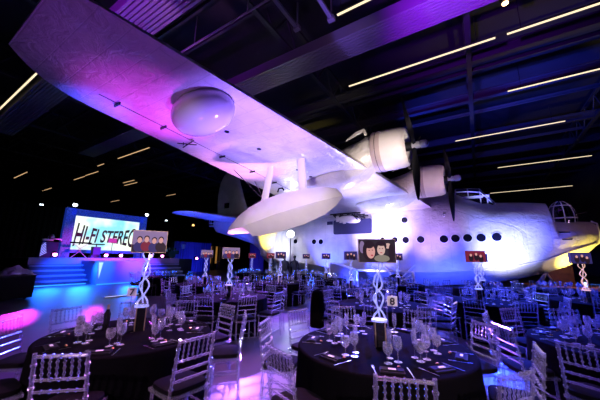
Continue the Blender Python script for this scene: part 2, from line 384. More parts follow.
def hull_w(x, z):
    """half width of the hull at a height"""
    chz = lerp_tab(CHZ, x); cw = lerp_tab(CHW, x); mw = lerp_tab(MXW, x); tp = lerp_tab(TOP, x); mid = chz + (tp - chz) * .4
    if z < mid: return cw + (mw - cw) * math.sin(PI / 2 * (z - chz) / max(mid - chz, .01))
    return mw * max(0, 1 - ((z - mid) / (tp - mid)) ** 2.3) ** .55
h = MB(); rings = []
for x in (0, .06, .15, .4, .8, 1.2, 1.54, 1.56, 1.66, 1.70, 2.1, 2.6, 3, 3.5, 3.9, 4.2, 4.6, 5, 5.4, 6, 6.7, 7.5, 8.5, 10, 11, 12, 12.02): rings.append(hull_ring(x, lerp_tab(KEEL, x), lerp_tab(CHZ, x)))
for x in (12.06, 13, 14.5, 16, 17.5, 18.6, 19.2):
    rings.append(hull_ring(x, .48 + (x - 12) * .115, 1.05 + (x - 12) * .11))
for x in (19.3, 20, 21, 22, 23, 24, 25, 25.6):
    k = lerp_tab([(19.3, 1.9), (20, 2.35), (21, 2.85), (23, 3.4), (25.6, 4.0)], x); rings.append(hull_ring(x, k, k + .35))
h.loft(rings); hull = h.build('hull', SKIN, plane, angle=28)
# chine rail
for s in (-1, 1):
    pts = [(-x, s * (lerp_tab(CHW, x) + .02), lerp_tab(CHZ, x) + Z0) for x in (.15, .4, .8, 1.2, 2.1, 3, 3.9, 5.3, 6.7, 8, 10, 12)]
    MB().path(pts, .035, 6).build('chine_rail', SKIN, plane)
# portholes
for x, z, r in [(9.42, 2.81, .15), (8.72, 2.80, .16), (8.12, 2.78, .18), (7.33, 2.79, .19), (6.19, 2.79, .2), (5.66, 2.81, .2), (5.12, 2.82, .2), (4.54, 2.82, .2), (3.9, 2.84, .2), (8.13, 3.92, .17), (14.05, 2.79, .17), (13.52, 2.78, .17), (6.1, 4.05, .05), (15.6, 2.85, .16)]:
    y = -hull_w(x, z)
    ph = MB().disc((-x, y - .005, z + Z0), (0, -1, .05), r + .03, .05, 20).build('porthole_ring', WHITEM, plane)
    MB().disc((-x, y - .025, z + Z0), (0, -1, .05), r, .03, 20).build('porthole_pane', HOLE, ph)
for x, z in [(1.35, 3.02), (1.33, 2.70)]:
    MB().box((-x, -hull_w(x, z) - .01, z + Z0), (.42, .05, .05)).build('deck_vent_slot', HOLE, plane)
# bomb door opening with run-out rack
yh = -1.60
bd = MB(); pts = []
for cx_, cz_, a0 in [(-10.15, 3.98, 0), (-12.45, 3.98, 90), (-12.45, 3.3, 180), (-10.15, 3.3, 270)]:
    for k in range(5):
        a = math.radians(a0 + k * 22.5); pts.append((cx_ + .12 * math.cos(a), yh, cz_ + .12 * math.sin(a)))
bd.prism(pts, (0, 1, 0), .10); bo = bd.build('bomb_door_opening', NAVY, plane, smooth=False)
MB().box((-12.85, yh + .02, 3.95), (.4, .06, .22)).build('door_notch', NAVY, bo, smooth=False)
rk = MB()
for dx in (-.5, -.1, .35, .8):
    rk.box((-11.3 + dx, -2.3, 4.18), (.06, 1.7, .10))
for yy in (-1.7, -2.3, -3.05): rk.box((-11.15, yy, 4.26), (1.9, .07, .07))
for dx in (-.6, 0, .6, .9): rk.tube((-11.3 + dx, -3.05, 4.2), (-11.3 + dx + .15, -2.6, 3.92), .03, 6)
rk.build('bomb_rack', DARKM, plane, smooth=False)
for k, yy in enumerate((-1.95, -2.45, -2.95)):
    bm_ = MB(); n = 12; L = 1.15; prof = [(0, .02), (.08, .13), (.25, .17), (.62, .16), (.85, .09), (1, .05)]
    bm_.turned((-10.6, yy, 3.98), (-10.6 - L, yy, 3.98), prof, 14); bm_.box((-10.6 - L + .08, yy, 3.98), (.2, .02, .34)); bm_.box((-10.6 - L + .08, yy, 3.98), (.2, .34, .02))
    bm_.build('bomb', FLOATP, plane)
# turret at the bow and at the tail
def turret(parent, cx_, cz_, rx, rz_, ry, aft=False):
    n = MB(); prof = []
    for i in range(9):
        a = PI / 2 * i / 8; rr = math.cos(a); zz = math.sin(a) ; prof.append((rr, zz))
    rings = []
    for rr, zz in [(.92, -.35), (1, 0)] + prof[1:]:
        rings.append([(cx_ + rx * rr * math.cos(2 * PI * k / 24), ry * rr * math.sin(2 * PI * k / 24), cz_ + rz_ * zz) for k in range(24)])
    t_ = MB().loft(rings).build('turret_glazing', PLEX, parent)
    fr = MB()
    for k in range(0, 24, 3):
        fr.path([r[k] for r in rings[:-1]], .025, 5)
    for j in (0, 1, 5): fr.path(rings[j] + [rings[j][0]], .03, 5, False)
    fr.build('turret_frame', WHITEM, t_)
    g = MB(); sgn = -1 if aft else 1
    for yy in (-.14, .14):
        g.tube((cx_, yy, cz_ + .15), (cx_ + sgn * (rx + .35), yy, cz_ + .25), .02, 6)
    g.box((cx_ - .05, 0, cz_ + .1), (.5, .4, .25)); g.build('gun_mount', DARKM, t_)
    return t_
tu = turret(plane, -1.12, 3.75 + Z0, .53, .86, .50); tu.name = 'bow_turret'
turret(plane, -25.9, 4.75, .6, .7, .45, True).name = 'tail_turret'
# bow stem strip
MB().path([(.02, 0, 2.5), (.05, 0, 3.0), (.03, 0, 3.42), (-.15, 0, 3.53)], .04, 6).build('bow_stem', WHITEM, plane)
# cockpit
ck = MB(); sec = []
for x, zt, wd in [(3.75, 4.72, .60), (4.05, 5.12, .74), (4.35, 5.50, .70), (4.9, 5.60, .66), (5.5, 5.64, .60)]:
    zb = 4.62
    sec.append([(-x, -wd, zb), (-x, -wd * .96, zt - .22), (-x, -wd * .72, zt - .03), (-x, 0, zt + .02), (-x, wd * .72, zt - .03), (-x, wd * .96, zt - .22), (-x, wd, zb)])
cc = ck.loft(sec, False, False).build('cockpit_canopy', PLEX, plane)
cf = MB()
for s_ in sec: cf.path(s_, .03, 5)
for k in (1, 2, 3, 4, 5): cf.path([s_[k] for s_ in sec], .028, 5)
for yy in (-.28, .28): cf.path([(-3.75, yy, 4.75), (-4.05, yy, 5.12), (-4.35, yy, 5.50)], .022, 5)
cf.box((-4.75, -.68, 5.02), (1.6, .04, .14)); cf.build('canopy_frame', WHITEM, cc)
# wings
XL0, XT0, XLT, XTT, ZW, DI = 6.52, 14.1, 9.16, 12.24, 4.486, .046
def wing_edges(y):
    f_ = y / 17.19; le = XL0 + (XLT - XL0) * f_; te = XT0 + (XTT - XT0) * f_
    if y > 15.4:
        q = min(1, (y - 15.4) / 1.9); te -= .85 * q ** 3
    if y > 16.8: le += .5 * ((y - 16.8) / .5) ** 2.5
    return le, te
AF = [(0, 0), (.0125, .035), (.05, .065), (.12, .09), (.25, .108), (.4, .104), (.6, .078), (.8, .042), (1, .004)]
def wing(side, name):
    b = MB(); rg = []
    for y in [0, .8, 1.6, 3, 5, 7, 9, 11, 12.5, 13.4, 14.3, 15.0, 15.6, 16.0, 16.3, 16.6, 16.8, 16.95, 17.08, 17.18, 17.26, 17.3]:
        le, te = wing_edges(y); c_ = te - le; tk = .95 - .2 * y / 17.19; zc = ZW + DI * y
        if y > 15.6: tk *= .25 + .75 * math.sqrt(max(0, 1 - ((y - 15.6) / 1.8) ** 5))
        up = [(-(le + c_ * t), side * y, zc + c_ * h_ * tk * 1.0) for t, h_ in AF]
        lo = [(-(le + c_ * t), side * y, zc - c_ * h_ * tk * .12) for t, h_ in AF[-2:0:-1]]
        rg.append(up + lo)
    return b.loft(rg).build(name, SKIN, plane, angle=50)
wing(-1, 'wing'); wing(1, 'wing')
def under(y, t):
    le, te = wing_edges(y); c_ = te - le; tk = .95 - .2 * y / 17.19
    h_ = lerp_tab([(a, b2) for a, b2 in AF], t)
    return Vector((-(le + c_ * t), -y, ZW + DI * y - c_ * h_ * tk * .12))
# aileron / flap seam with hinge brackets on the starboard underside
pts = [under(y, .765) + Vector((0, 0, .0)) for y in (2.5, 5, 7.5, 10, 12, 13.5, 14.8, 15.8)]
MB().path(pts, .011, 5).build('aileron_seam', HOLE, plane)
for y in (4.0, 6.2, 8.9, 10.4, 12.0, 14.2, 15.4):
    q = under(y, .77); MB().box(q + Vector((.02, 0, -.03)), (.26, .03, .06)).build('hinge_bracket', HOLE, plane)
q = under(13.3, .80); r_ = MB(); r_.tube(q + Vector((.35, -.05, -.08)), q + Vector((-.35, .1, -.10)), .02, 5); r_.tube(q + Vector((.2, .18, -.1)), q + Vector((-.2, -.2, -.1)), .018, 5)
r_.tube(q + Vector((.2, 0, 0)), q + Vector((.2, 0, -.1)), .015, 5); r_.tube(q + Vector((-.2, 0, 0)), q + Vector((-.2, 0, -.1)), .015, 5); r_.build('pitot_fitting', DARKM, plane)
for y in (11.9, 13.2, 14.6, 9.8, 8.9):
    q = under(y, .42); MB().disc(q, (0, 0, 1), .07, .03, 12).build('inspection_cover', DARKM, plane)
# scanner blister
q = under(14.40, .30) + Vector((0, 0, -.16)); b = MB(); rg = []
for i in range(15):
    a = PI * i / 14; rr = math.sin(a) ** .8; xx = math.cos(a)
    rg.append([Vector((q.x + .10 + xx * .84, q.y, q.z - .06)) + Vector((0, math.cos(c_) * rr * .54, math.sin(c_) * rr * .50)) for c_ in [2 * PI * k / 24 for k in range(24)]])
rad = b.loft(rg).build('scanner_blister', PINKG, plane)
# engines
GILL = mat('cowl_gill_shading', (.46, .36, .37), .5)  # mauve tone paints in the shading of the cooling gills
def engine(side, xp, y, zp, inner):
    Y = side * y; n = MB(); seg = 24
    def ring(x, r, zc, sq=1.): return [(-x, Y + r * math.cos(2 * PI * k / seg), zc + r * sq * math.sin(2 * PI * k / seg)) for k in range(seg)]
    zt = lerp_tab([(0, 5.4), (8.26, 4.95)], y)
    body = MB().loft([ring(xp + 1.42, .66, zp), ring(xp + 1.7, .72, zp - .08), ring(xp + 2.0, .77, zp - .26), ring(xp + 2.5, .80, zp - .42), ring(xp + 3.0, .76, zp - .54), ring(xp + 3.6, .58, zp - .66, .95), ring(xp + 4.2, .32, zp - .76, .9), ring(xp + 4.7, .03, zp - .86)]).build('engine_nacelle', SKIN, plane)
    cw = MB().loft([ring(xp + .62, .58, zp), ring(xp + .40, .57, zp), ring(xp + .32, .62, zp), ring(xp + .36, .68, zp), ring(xp + .5, .73, zp), ring(xp + .9, .755, zp), ring(xp + 1.35, .745, zp), ring(xp + 1.5, .73, zp), ring(xp + 1.5, .60, zp)], False)
    cw.build('cowling', FLOATP, body)
    MB().loft([ring(xp + 1.15, .757, zp), ring(xp + 1.17, .765, zp), ring(xp + 1.46, .760, zp), ring(xp + 1.48, .75, zp)], False).build('cooling_gills', GILL, body)
    MB().path(ring(xp + 1.32, .762, zp) + [ring(xp + 1.32, .762, zp)[0]], .012, 4, False).build('cowling_band', DARKM, body)
    e = MB().disc((-(xp + .75), Y, zp), (1, 0, 0), .57, .1, 24)
    for k in range(9):
        a = 2 * PI * k / 9; c0 = Vector((-(xp + .62), Y, zp)); d_ = Vector((0, math.cos(a), math.sin(a))); e.tube(c0 + d_ * .18, c0 + d_ * .52, .08, 8)
    e.tube((-(xp + .7), Y, zp), (-(xp + .2), Y, zp), .17, 12); e.build('radial_engine', DARKM, body)
    sc_ = MB(); sc_.path([(-(xp + 1.75), Y - .3, zp + .66), (-(xp + 1.85), Y - .22, zp + .90), (-(xp + 2.2), Y, zp + .95), (-(xp + 2.7), Y + .1, zp + .78)], [.05, .07, .08, .03], 8)
    sc_.build('air_intake', FLOATP, body)
    pr = MB(); pr.cur = 0; pc = Vector((-(xp + .12), Y, zp))
    for k in range(3):
        a = math.radians(-90 + 120 * k); d_ = Vector((0, math.cos(a), math.sin(a))); tn = Vector((0, -math.sin(a), math.cos(a)))
        rgs = []
        for t_, wd, tw, th in [(.1, .07, 70, .06), (.35, .085, 60, .05), (.7, .15, 48, .035), (1.1, .17, 38, .025), (1.5, .145, 30, .018), (1.8, .10, 26, .012), (1.93, .05, 25, .008), (1.97, .01, 25, .004)]:
            c_ = pc + d_ * t_; ca, sa = math.cos(math.radians(tw)), math.sin(math.radians(tw)); ch = tn * ca + Vector((1, 0, 0)) * sa; no = d_.cross(ch)
            rgs.append([c_ + ch * wd, c_ + no * th, c_ - ch * wd, c_ - no * th])
        pr.loft(rgs)
    P_ = pr.build('propeller', PROPB, plane)
    MB().turned(pc + Vector((-.08, 0, 0)), pc + Vector((.46, 0, 0)), [(0, .10), (.2, .12), (.45, .12), (.5, .11), (.55, .14), (.85, .14), (.95, .10), (1, .03)], 16).build('spinner', WHITEM, P_)
engine(-1, 6.15, 8.26, 5.595, False); engine(-1, 5.40, 4.045, 5.33, True)
engine(1, 6.15, 8.26, 5.595, False); engine(1, 5.40, 4.045, 5.33, True)
# floats
def wfloat(side):
    Y = side * 10.8
    tab = [(7.93, 3.52, 3.44, 3.40, .03), (8.1, 3.70, 3.38, 3.20, .2), (8.5, 3.80, 3.28, 2.94, .38), (9.2, 3.80, 3.13, 2.70, .50), (10.0, 3.74, 2.96, 2.52, .55), (10.8, 3.58, 2.78, 2.40, .52), (11.3, 3.42, 2.68, 2.38, .47), (11.32, 3.41, 2.68, 2.50, .46), (11.9, 3.12, 2.63, 2.48, .32), (12.3, 2.84, 2.59, 2.48, .18), (12.52, 2.64, 2.56, 2.50, .03)]
    rg = []
    for x, tp, ch, kl, w_ in tab:
        half = [(0, kl), (w_ * .5, kl + (ch - kl) * .42), (w_, ch), (w_ * 1.0, ch + (tp - ch) * .25), (w_ * .86, ch + (tp - ch) * .6), (w_ * .5, ch + (tp - ch) * .93), (0, tp)]
        rg.append([(-x, Y - a, z) for a, z in half] + [(-x, Y + a, z) for a, z in half[-2:0:-1]])
    f_ = MB().loft(rg).build('wing_float', FLOATP, plane, angle=24)
    for s2 in (-1, 1):
        MB().path([(-x, Y + s2 * (w_ + .01), ch) for x, tp, ch, kl, w_ in tab[:8]], .022, 5).build('spray_rail', FLOATP, f_)
    for xb, zb, xt_, zt_ in [(10.85, 3.5, 10.60, 4.80), (9.27, 3.8, 9.36, 4.85)]:
        rg = []
        for p_ in (Vector((-xb, Y, zb)), Vector((-xt_, Y, zt_))):
            rg.append([p_ + Vector((.15 * math.cos(a), .07 * math.sin(a), 0)) for a in [2 * PI * k / 14 for k in range(14)]])
        st = MB().loft(rg).build('float_strut', FLOATP, f_)
    w_ = MB()
    for a_, b_ in [((-10.85, Y, 3.6), (-11.9, Y + .5 * side, 4.75)), ((-10.85, Y, 3.6), (-12.4, Y - 1.2 * side, 4.8))]: w_.tube(a_, b_, .012, 4)
    w_.build('bracing_wire', DARKM, f_)
    MB().path([(-9.95, Y - .1, 3.84), (-10.0, Y - .1, 3.92), (-10.15, Y - .1, 3.92), (-10.2, Y - .1, 3.80)], .025, 6).build('mooring_handle', BLACK, f_)
wfloat(-1); wfloat(1)
# tail
def surf(rows_, name, m, axis):
    b = MB(); rg = []
    for s, le, te, off, tk in rows_:
        c_ = te - le; up = []; lo = []
        for t_, h_ in AF:
            if axis == 'z': up.append((-(le + c_ * t_), h_ * c_ * tk, s))
            else: up.append((-(le + c_ * t_), s, off + h_ * c_ * tk))
        for t_, h_ in AF[-2:0:-1]:
            if axis == 'z': lo.append((-(le + c_ * t_), -h_ * c_ * tk, s))
            else: lo.append((-(le + c_ * t_), s, off - h_ * c_ * tk))
        rg.append(up + lo)
    return b.loft(rg).build(name, m, plane)
fin = surf([(5.3, 21.2, 25.5, 0, .7), (6.2, 21.9, 25.7, 0, .7), (7.5, 22.45, 25.75, 0, .65), (8.8, 22.95, 25.5, 0, .6), (9.4, 23.3, 25.1, 0, .5), (9.7, 23.8, 24.7, 0, .3)], 'tail_fin', SKIN, 'z')
MB().box((-24.15, -.14, 6.35), (.62, .24, .5)).build('fin_hatch', HOLE, fin, smooth=False)
surf([(-5.45, 23.3, 24.2, 5.02, .3), (-5.2, 22.9, 24.9, 5.0, .5), (-4.5, 22.6, 25.2, 4.98, .6), (0, 21.6, 25.3, 4.9, .7), (4.5, 22.6, 25.2, 4.98, .6), (5.2, 22.9, 24.9, 5.0, .5), (5.45, 23.3, 24.2, 5.02, .3)], 'tailplane', SKIN, 'y')
# beaching gear
def gear(x, y):
    g = MB(); s = 1 if y > 0 else -1
    g.tube((x, y, .45), (x, s * 1.6, 2.1), .09, 8); g.tube((x, y, .45), (x + .9, s * 1.55, 1.4), .05, 8); g.tube((x, y, .45), (x - .9, s * 1.55, 1.4), .05, 8); g.tube((x, y - .35, .45), (x, y + .35, .45), .06, 8)
    o = g.build('beaching_gear', WHITEM, plane)
    for dy in (-.28, .28): MB().disc((x, y + dy, .45 ), (0, 1, 0), .45, .2, 24).build('wheel', RUBBER, o)
gear(-8.6, -2.15); gear(-8.6, 2.15)
tg = MB(); tg.tube((-19.0, 0, .3), (-18.8, -.4, 1.5), .06); tg.tube((-19.0, 0, .3), (-18.8, .4, 1.5), .06); to = tg.build('tail_trolley', WHITEM, plane); MB().disc((-19.0, 0, .3), (0, 1, 0), .3, .2, 20).build('wheel', RUBBER, to)

# ------------------------------------------------------------------ stage (front edge runs along Y, audience side is +X)
SX = -24.4
STEPR = mat('step_riser_painted_shade', (.06, .06, .10), .5); STAGEN = mat('step_nosing', (.34, .33, .46), .4)  # risers darkened to paint in the shade below the nosings
PUR = mat('stage_fascia', (.40, .30, .46), .4)
st = thing('stage', 'white-panelled stage with fascia and steps lit blue and purple', 'stage', (SX, -8.3, 0))
MB().box((-4.1, 0, .72), (5.8, 9.2, 1.44)).box((-4.5, 1.5, .72), (3.8, 10.9, 1.438)).build('stage_deck', STAGEB, st, smooth=False)
MB().box((-1.15, 0, 1.30), (.06, 9.2, .38)).build('fascia', PUR, st, smooth=False)
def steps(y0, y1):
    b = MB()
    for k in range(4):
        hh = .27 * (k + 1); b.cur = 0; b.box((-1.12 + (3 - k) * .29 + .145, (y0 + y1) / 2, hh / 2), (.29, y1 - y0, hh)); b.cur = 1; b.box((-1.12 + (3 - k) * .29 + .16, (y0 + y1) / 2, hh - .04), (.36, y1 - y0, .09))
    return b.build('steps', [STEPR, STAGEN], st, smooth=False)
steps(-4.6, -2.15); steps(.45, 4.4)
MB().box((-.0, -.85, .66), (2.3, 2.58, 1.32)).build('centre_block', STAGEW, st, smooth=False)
strip = emis('led_strip_blue', (.03, .30, 1), 2)
MB().box((.06, -3.4, .03), (.05, 2.4, .04)).build('led_strip', strip, st, smooth=False)
MB().box((1.2, -.85, .03), (.05, 2.5, .04)).build('led_strip', strip, st, smooth=False)
MB().box((.06, 2.4, .03), (.05, 3.9, .04)).build('led_strip', strip, st, smooth=False)
MB().prism([(1.155, -2.12, 1.25), (1.155, -1.90, 1.25), (1.155, -2.02, .35)], (1, 0, 0), .02).build('corner_pale_wedge', emis('corner_glow', (.5, .75, 1), 1.2), st, smooth=False)  # emissive wedge draws the pale gap beside the block, not a lamp
spot('stage_wash', (-20.5, -10.5, 3.0), (-24.3, -10.8, .4), (.01, .07, 1), 6500, 46, .6)
spot('stage_wash', (-20.0, -6.8, 3.0), (-24.3, -7.6, .4), (.02, .04, 1), 8000, 56, .6)
spot('stage_wash', (-20.4, -8.2, 3.4), (-25.6, -8.2, 1.3), (.85, .05, .75), 2000, 60, .8)
spot('stage_wash', (-24.0, -12.3, 1.0), (-22.9, -12.0, 0), (.01, .13, 1), 1100, 100, .9, .6)
spot('stage_wash', (-23.9, -10.9, 1.0), (-22.6, -10.7, 0), (.01, .13, 1), 1100, 100, .9, .6)
spot('stage_wash', (-22.9, -8.6, 1.0), (-21.6, -8.6, 0), (.01, .13, 1), 1100, 100, .9, .6)
spot('stage_wash', (-23.9, -6.2, 1.0), (-22.4, -6.0, 0), (.01, .13, 1), 1100, 100, .9, .6)
t = thing('floor_light_strip', 'thin white light strip lying on the floor before the stage', 'light strip', (-17.4, -11.2, 0)); q_ = MB(); q_.box((0, 0, .02), (.05, 2.6, .035)); q_.build('strip_housing', STAGEW, t, smooth=False); MB().box((0, 0, .042), (.035, 2.5, .012)).build('strip_glow', emis('strip_white', (.75, .7, 1), 1.6), t, smooth=False)
# the framed screen
sc_ = thing('led_screen', 'big bright stage screen reading HI-FI STEREO in a glittering blue frame', 'screen', (-28.4, -7.95, 1.455))
GLIT = mat('blue_glitter', (.02, .05, .40), .35, noise=.9, nscale=22, dirt=(.12, .4, 1), emit=(.01, .03, .35), es=.6)
fb = MB()
for (y, z, wy, hz) in [(-2.50, 1.71, .56, 3.4), (2.50, 1.71, .56, 3.4), (0, 3.15, 5.0, .48), (0, .45, 5.0, .22)]: fb.box((-.15, y, z), (.35, wy, hz))
fb.build('screen_frame', GLIT, sc_, smooth=False)
SCR = bpy.data.materials.new('lit_screen'); SCR.use_nodes = True; nt = SCR.node_tree; b_ = nt.nodes['Principled BSDF']
tc = nt.nodes.new('ShaderNodeTexCoord'); ns = nt.nodes.new('ShaderNodeTexNoise'); ns.inputs['Scale'].default_value = .7
rp = nt.nodes.new('ShaderNodeValToRGB'); rp.color_ramp.elements[0].position = .38; rp.color_ramp.elements[0].color = (.25, .75, .85, 1); rp.color_ramp.elements[1].position = .55; rp.color_ramp.elements[1].color = (.9, 1, .85, 1)
nt.links.new(tc.outputs['Object'], ns.inputs['Vector']); nt.links.new(ns.outputs[0], rp.inputs[0]); nt.links.new(rp.outputs[0], b_.inputs['Emission Color']); b_.inputs['Emission Strength'].default_value = 1.25; b_.inputs['Base Color'].default_value = (.02, .02, .02, 1)
MB().box((-.08, 0, 1.74), (.06, 4.46, 2.44)).build('screen_panel', SCR, sc_, smooth=False)
def letters(text, width, hfun, mt, parent, name, loc, rot):
    """flat lettering; every glyph stands on its own baseline and is stretched by hfun(u)"""
    cu_ = bpy.data.curves.new('t', 'FONT'); cu_.body = text; cu_.size = 1; cu_.align_x = 'CENTER'; cu_.extrude = .012; cu_.offset = .018
    to_ = bpy.data.objects.new('t', cu_); C.objects.link(to_); dg = bpy.context.evaluated_depsgraph_get()
    me = bpy.data.meshes.new_from_object(to_.evaluated_get(dg)); bpy.data.objects.remove(to_)
    xs = [v.co.x for v in me.vertices]; x0, x1 = min(xs), max(xs); ys = [v.co.y for v in me.vertices]; y1 = max(ys)
    for v in me.vertices:
        u = (v.co.x - x0) / (x1 - x0) * 2 - 1; lo, hi = hfun(u); t_ = v.co.y / y1; v.co.x = u * width / 2 + (t_ - .5) * .03 * width; v.co.y = lo + (hi - lo) * t_
    me.materials.clear(); me.materials.append(mt); o = bpy.data.objects.new(name, me); C.objects.link(o); o.parent = parent; o.location = loc; o.rotation_euler = rot
    return o
INK = mat('screen_ink', (.01, .01, .015), .5)
letters('HI-FI STEREO', 4.1, lambda u: (-.02 - .34 * u * u, .86 + .42 * u * u), INK, sc_, 'lettering', (-.04, 0, 1.18), (PI / 2, 0, PI / 2))
WL = emis('cool_lamp', (.7, .85, 1), 9); ML = emis('magenta_lamp', (1, .25, .85), 12)
def moving(loc, lab, m=WL, r=.13, up=True, cat='stage light'):
    t = thing('stage_light', lab, cat, loc, 0, 'stage and truss lights')
    MB().lathe([(0, -.02), (r * 1.1, -.02), (r * 1.3, .05), (r * 1.1, .22), (.05, .3), (0, .3)]).build('lamp_head', BLACK, t).rotation_euler = (0, -PI / 2 + .4, 0)
    d = MB().disc((.04, 0, .0), (1, 0, .0), r, .03).build('lens', m, t)
    y_ = MB()
    if up: y_.box((-.12, 0, .25), (.05, .32, .05)); y_.tube((-.12, 0, .25), (-.12, 0, 13.5 - loc[2]), .02)
    else: y_.box((-.12, 0, -.16), (.2, .3, .04)); y_.box((-.12, .15, -.04), (.04, .02, .24)); y_.box((-.12, -.15, -.04), (.04, .02, .24))
    y_.build('yoke', BLACK, t); return t
for x, y, z, lab in [(-28.22, -10.4, 5.07, 'small white lamp glowing at the upper left corner of the screen frame'), (-28.22, -5.35, 5.07, 'small white lamp glowing at the upper right corner of the screen frame'),
                     (-32.4, -11.1, 5.3, 'oval white stage lamp hanging alone left of the screen'), (-32.4, -.95, 5.3, 'white stage lamp hanging right of the screen near the tailplane')]: moving((x, y, z), lab, up=x < -30)
for y, lab in [(-11.75, 'magenta stage light below the striped booth at far left'), (-9.0, 'magenta stage light under the left half of the screen'), (-8.05, 'magenta stage light under the middle of the screen'),
               (-5.85, 'magenta stage light just left of the large photo box'), (-4.95, 'magenta stage light behind the twisted sculpture of table 7'), (-1.85, 'magenta stage light at the right end beyond the drum kit')]:
    z = 1.66 if y < -2 else 1.5
    moving((-26.2, y + (.35 if y > -2 else .15), z), lab, ML, .11, False)
spot('magenta_beam', (-30.9, -11.3, 5.3), OW(-7.9, 8.1, 0), MAG, 7000, 4.5, .9, .1)
spot('magenta_beam', (-26.0, -8.9, 1.75), OW(-6.6, 8.6, 0), MAG, 1800, 8, .7, .1)
spot('magenta_beam', (-26.0, -5.8, 1.75), OW(-4.4, 8.0, 0), MAG, 1600, 9, .7, .1)
DZ = 1.44
t = thing('dj_booth', 'dark booth with slanting light stripes on its blue front', 'booth', (-28.0, -11.45, DZ + .004))
MB().box((0, 0, .5), (.5, .85, 1.0)).build('booth_body', BLUEP, t, smooth=False); MB().box((0, 0, 1.03), (.7, 1.1, .06)).build('booth_top', BLACK, t, smooth=False)
sm_ = MB()
for k in range(7):
    sm_.prism([(.262, -.42, .12 + k * .10), (.262, -.42, .15 + k * .10), (.262, -.12 - .02 * k, .36 + k * .10), (.262, -.12 - .02 * k, .33 + k * .10)], (1, 0, 0), .01)
sm_.build('light_stripes', emis('stripe_glow', (.3, .3, 1), 2.2), t, smooth=False)
t = thing('mixing_console', 'blue-lit mixing gear on top of the striped booth', 'music equipment', (-28.0, -11.45, DZ + 1.067))
MB().box((0, -.15, .06), (.4, .55, .12)).build('mixer', SILVER, t, smooth=False); MB().lathe([(0, 0), (.12, .02), (.16, .14), (.1, .3), (0, .33)], (0, .05, .12)).build('monitor_head', SILVER, t)
MB().box((.05, .38, .14), (.05, .4, .04)).box((.05, .56, .07), (.04, .03, .14)).build('bracket', SILVER, t, smooth=False)
# keyboards
t = thing('keyboard_stand', 'keyboard on a white trestle in front of the lower left screen corner', 'keyboard', (-27.0, -10.1, DZ + .004))
MB().box((0, 0, 1.0), (.35, 1.1, .09)).build('keyboard', BLACK, t, smooth=False)
q_ = MB(); q_.tube((0, -.45, .02), (0, .1, .55), .02); q_.tube((0, .45, .02), (0, -.1, .55), .02); q_.tube((0, -.1, .55), (0, .45, .98), .02); q_.tube((0, .1, .55), (0, -.45, .98), .02); q_.build('trestle', WHITEM, t)
t = thing('speaker_cabinet', 'small purple-lit amplifier stack standing before the screen letters', 'amplifier', (-27.2, -9.1, DZ + .004))
MB().box((0, 0, .5), (.4, .45, .55)).box((0, 0, .11), (.4, .6, .2)).build('cabinet', mat('amp_cloth', (.12, .08, .30), .7), t, smooth=False); MB().box((0, 0, .95), (.3, .9, .07)).build('shelf', BLACK, t, smooth=False); MB().tube((0, 0, .7), (0, 0, .95), .03).build('post', BLACK, t)
t = thing('music_stand', 'pink-lit music stand in front of the screen', 'music stand', (-27.0, -8.2, DZ + .004))
MB().box((0, 0, 1.25), (.04, .55, .32)).build('desk', mat('stand_desk', (.55, .25, .35), .5), t, smooth=False); MB().tube((0, 0, .05), (0, 0, 1.1), .018).build('pole', BLACK, t)
q_ = MB()
for a in (0, 2.1, 4.2): q_.tube((0, 0, .2), (.25 * math.cos(a), .25 * math.sin(a), .01), .012)
q_.build('tripod', BLACK, t)
for y, h_, lab in [(-6.2, 1.5, 'thin microphone stand before the right part of the screen'), (-4.5, 1.75, 'tall microphone stand beside the drum kit')]:
    t = thing('microphone_stand', lab, 'microphone stand', (-26.8, y, DZ + .004)); MB().tube((0, 0, 0), (0, 0, h_), .015).build('pole', BLACK, t); MB().disc((0, 0, .01), (0, 0, 1), .14, .02).build('base', BLACK, t)
    MB().turned((0, 0, h_), (.15, 0, h_ + .1), [(0, .015), (.6, .02), (.8, .035), (1, .02)]).build('microphone', SILVER, t)
t = thing('drum_kit', 'drum kit with cyan-lit cymbals at the right of the stage', 'drum kit', (-27.2, -3.4, DZ + .004)); DR = mat('drum_shell', (.02, .03, .05), .25)
MB().disc((0, 0, .35), (1, 0, 0), .33, .4, 20).build('bass_drum', DR, t)
for y in (-.25, .25): MB().lathe([(0, 0), (.17, 0), (.17, .2), (0, .2)], (0, y, .72)).build('tom_drum', DR, t)
MB().lathe([(0, 0), (.2, 0), (.2, .3), (0, .3)], (-.1, .6, .4)).build('floor_tom', DR, t)
MB().lathe([(0, 0), (.17, 0), (.17, .15), (0, .15)], (.1, -.6, .6)).build('snare_drum', SILVER, t)
for y, z in ((-.75, 1.15), (.7, 1.3), (.05, 1.35), (.95, .95)):
    cy_ = MB().lathe([(.0, .03), (.05, .02), (.24, 0)], (0, y, z)).build('cymbal', mat('cymbal_metal_cyan_lit', (.4, .8, .85), .25, .8), t); MB().tube((0, y, 0), (0, y, z), .012).build('cymbal_stand', DARKM, cy_)  # cyan highlights put into the cymbal metal colour
t = thing('stage_monitor', 'pale blue-lit drum spotlight on a stand right of the drum kit', 'stage equipment', (-27.6, -1.95, DZ + .002)); MB().lathe([(0, 0), (.13, 0), (.2, .4), (0, .4)], (0, 0, .9)).build('shade', mat('ice_shade', (.45, .6, .85), .5), t); MB().tube((0, 0, 0), (0, 0, .9), .02).build('pole', DARKM, t)
spot('drum_light', (-24.5, -3.4, 4.5), (-27.2, -3.2, DZ + .6), (.2, .7, 1), 160, 40)
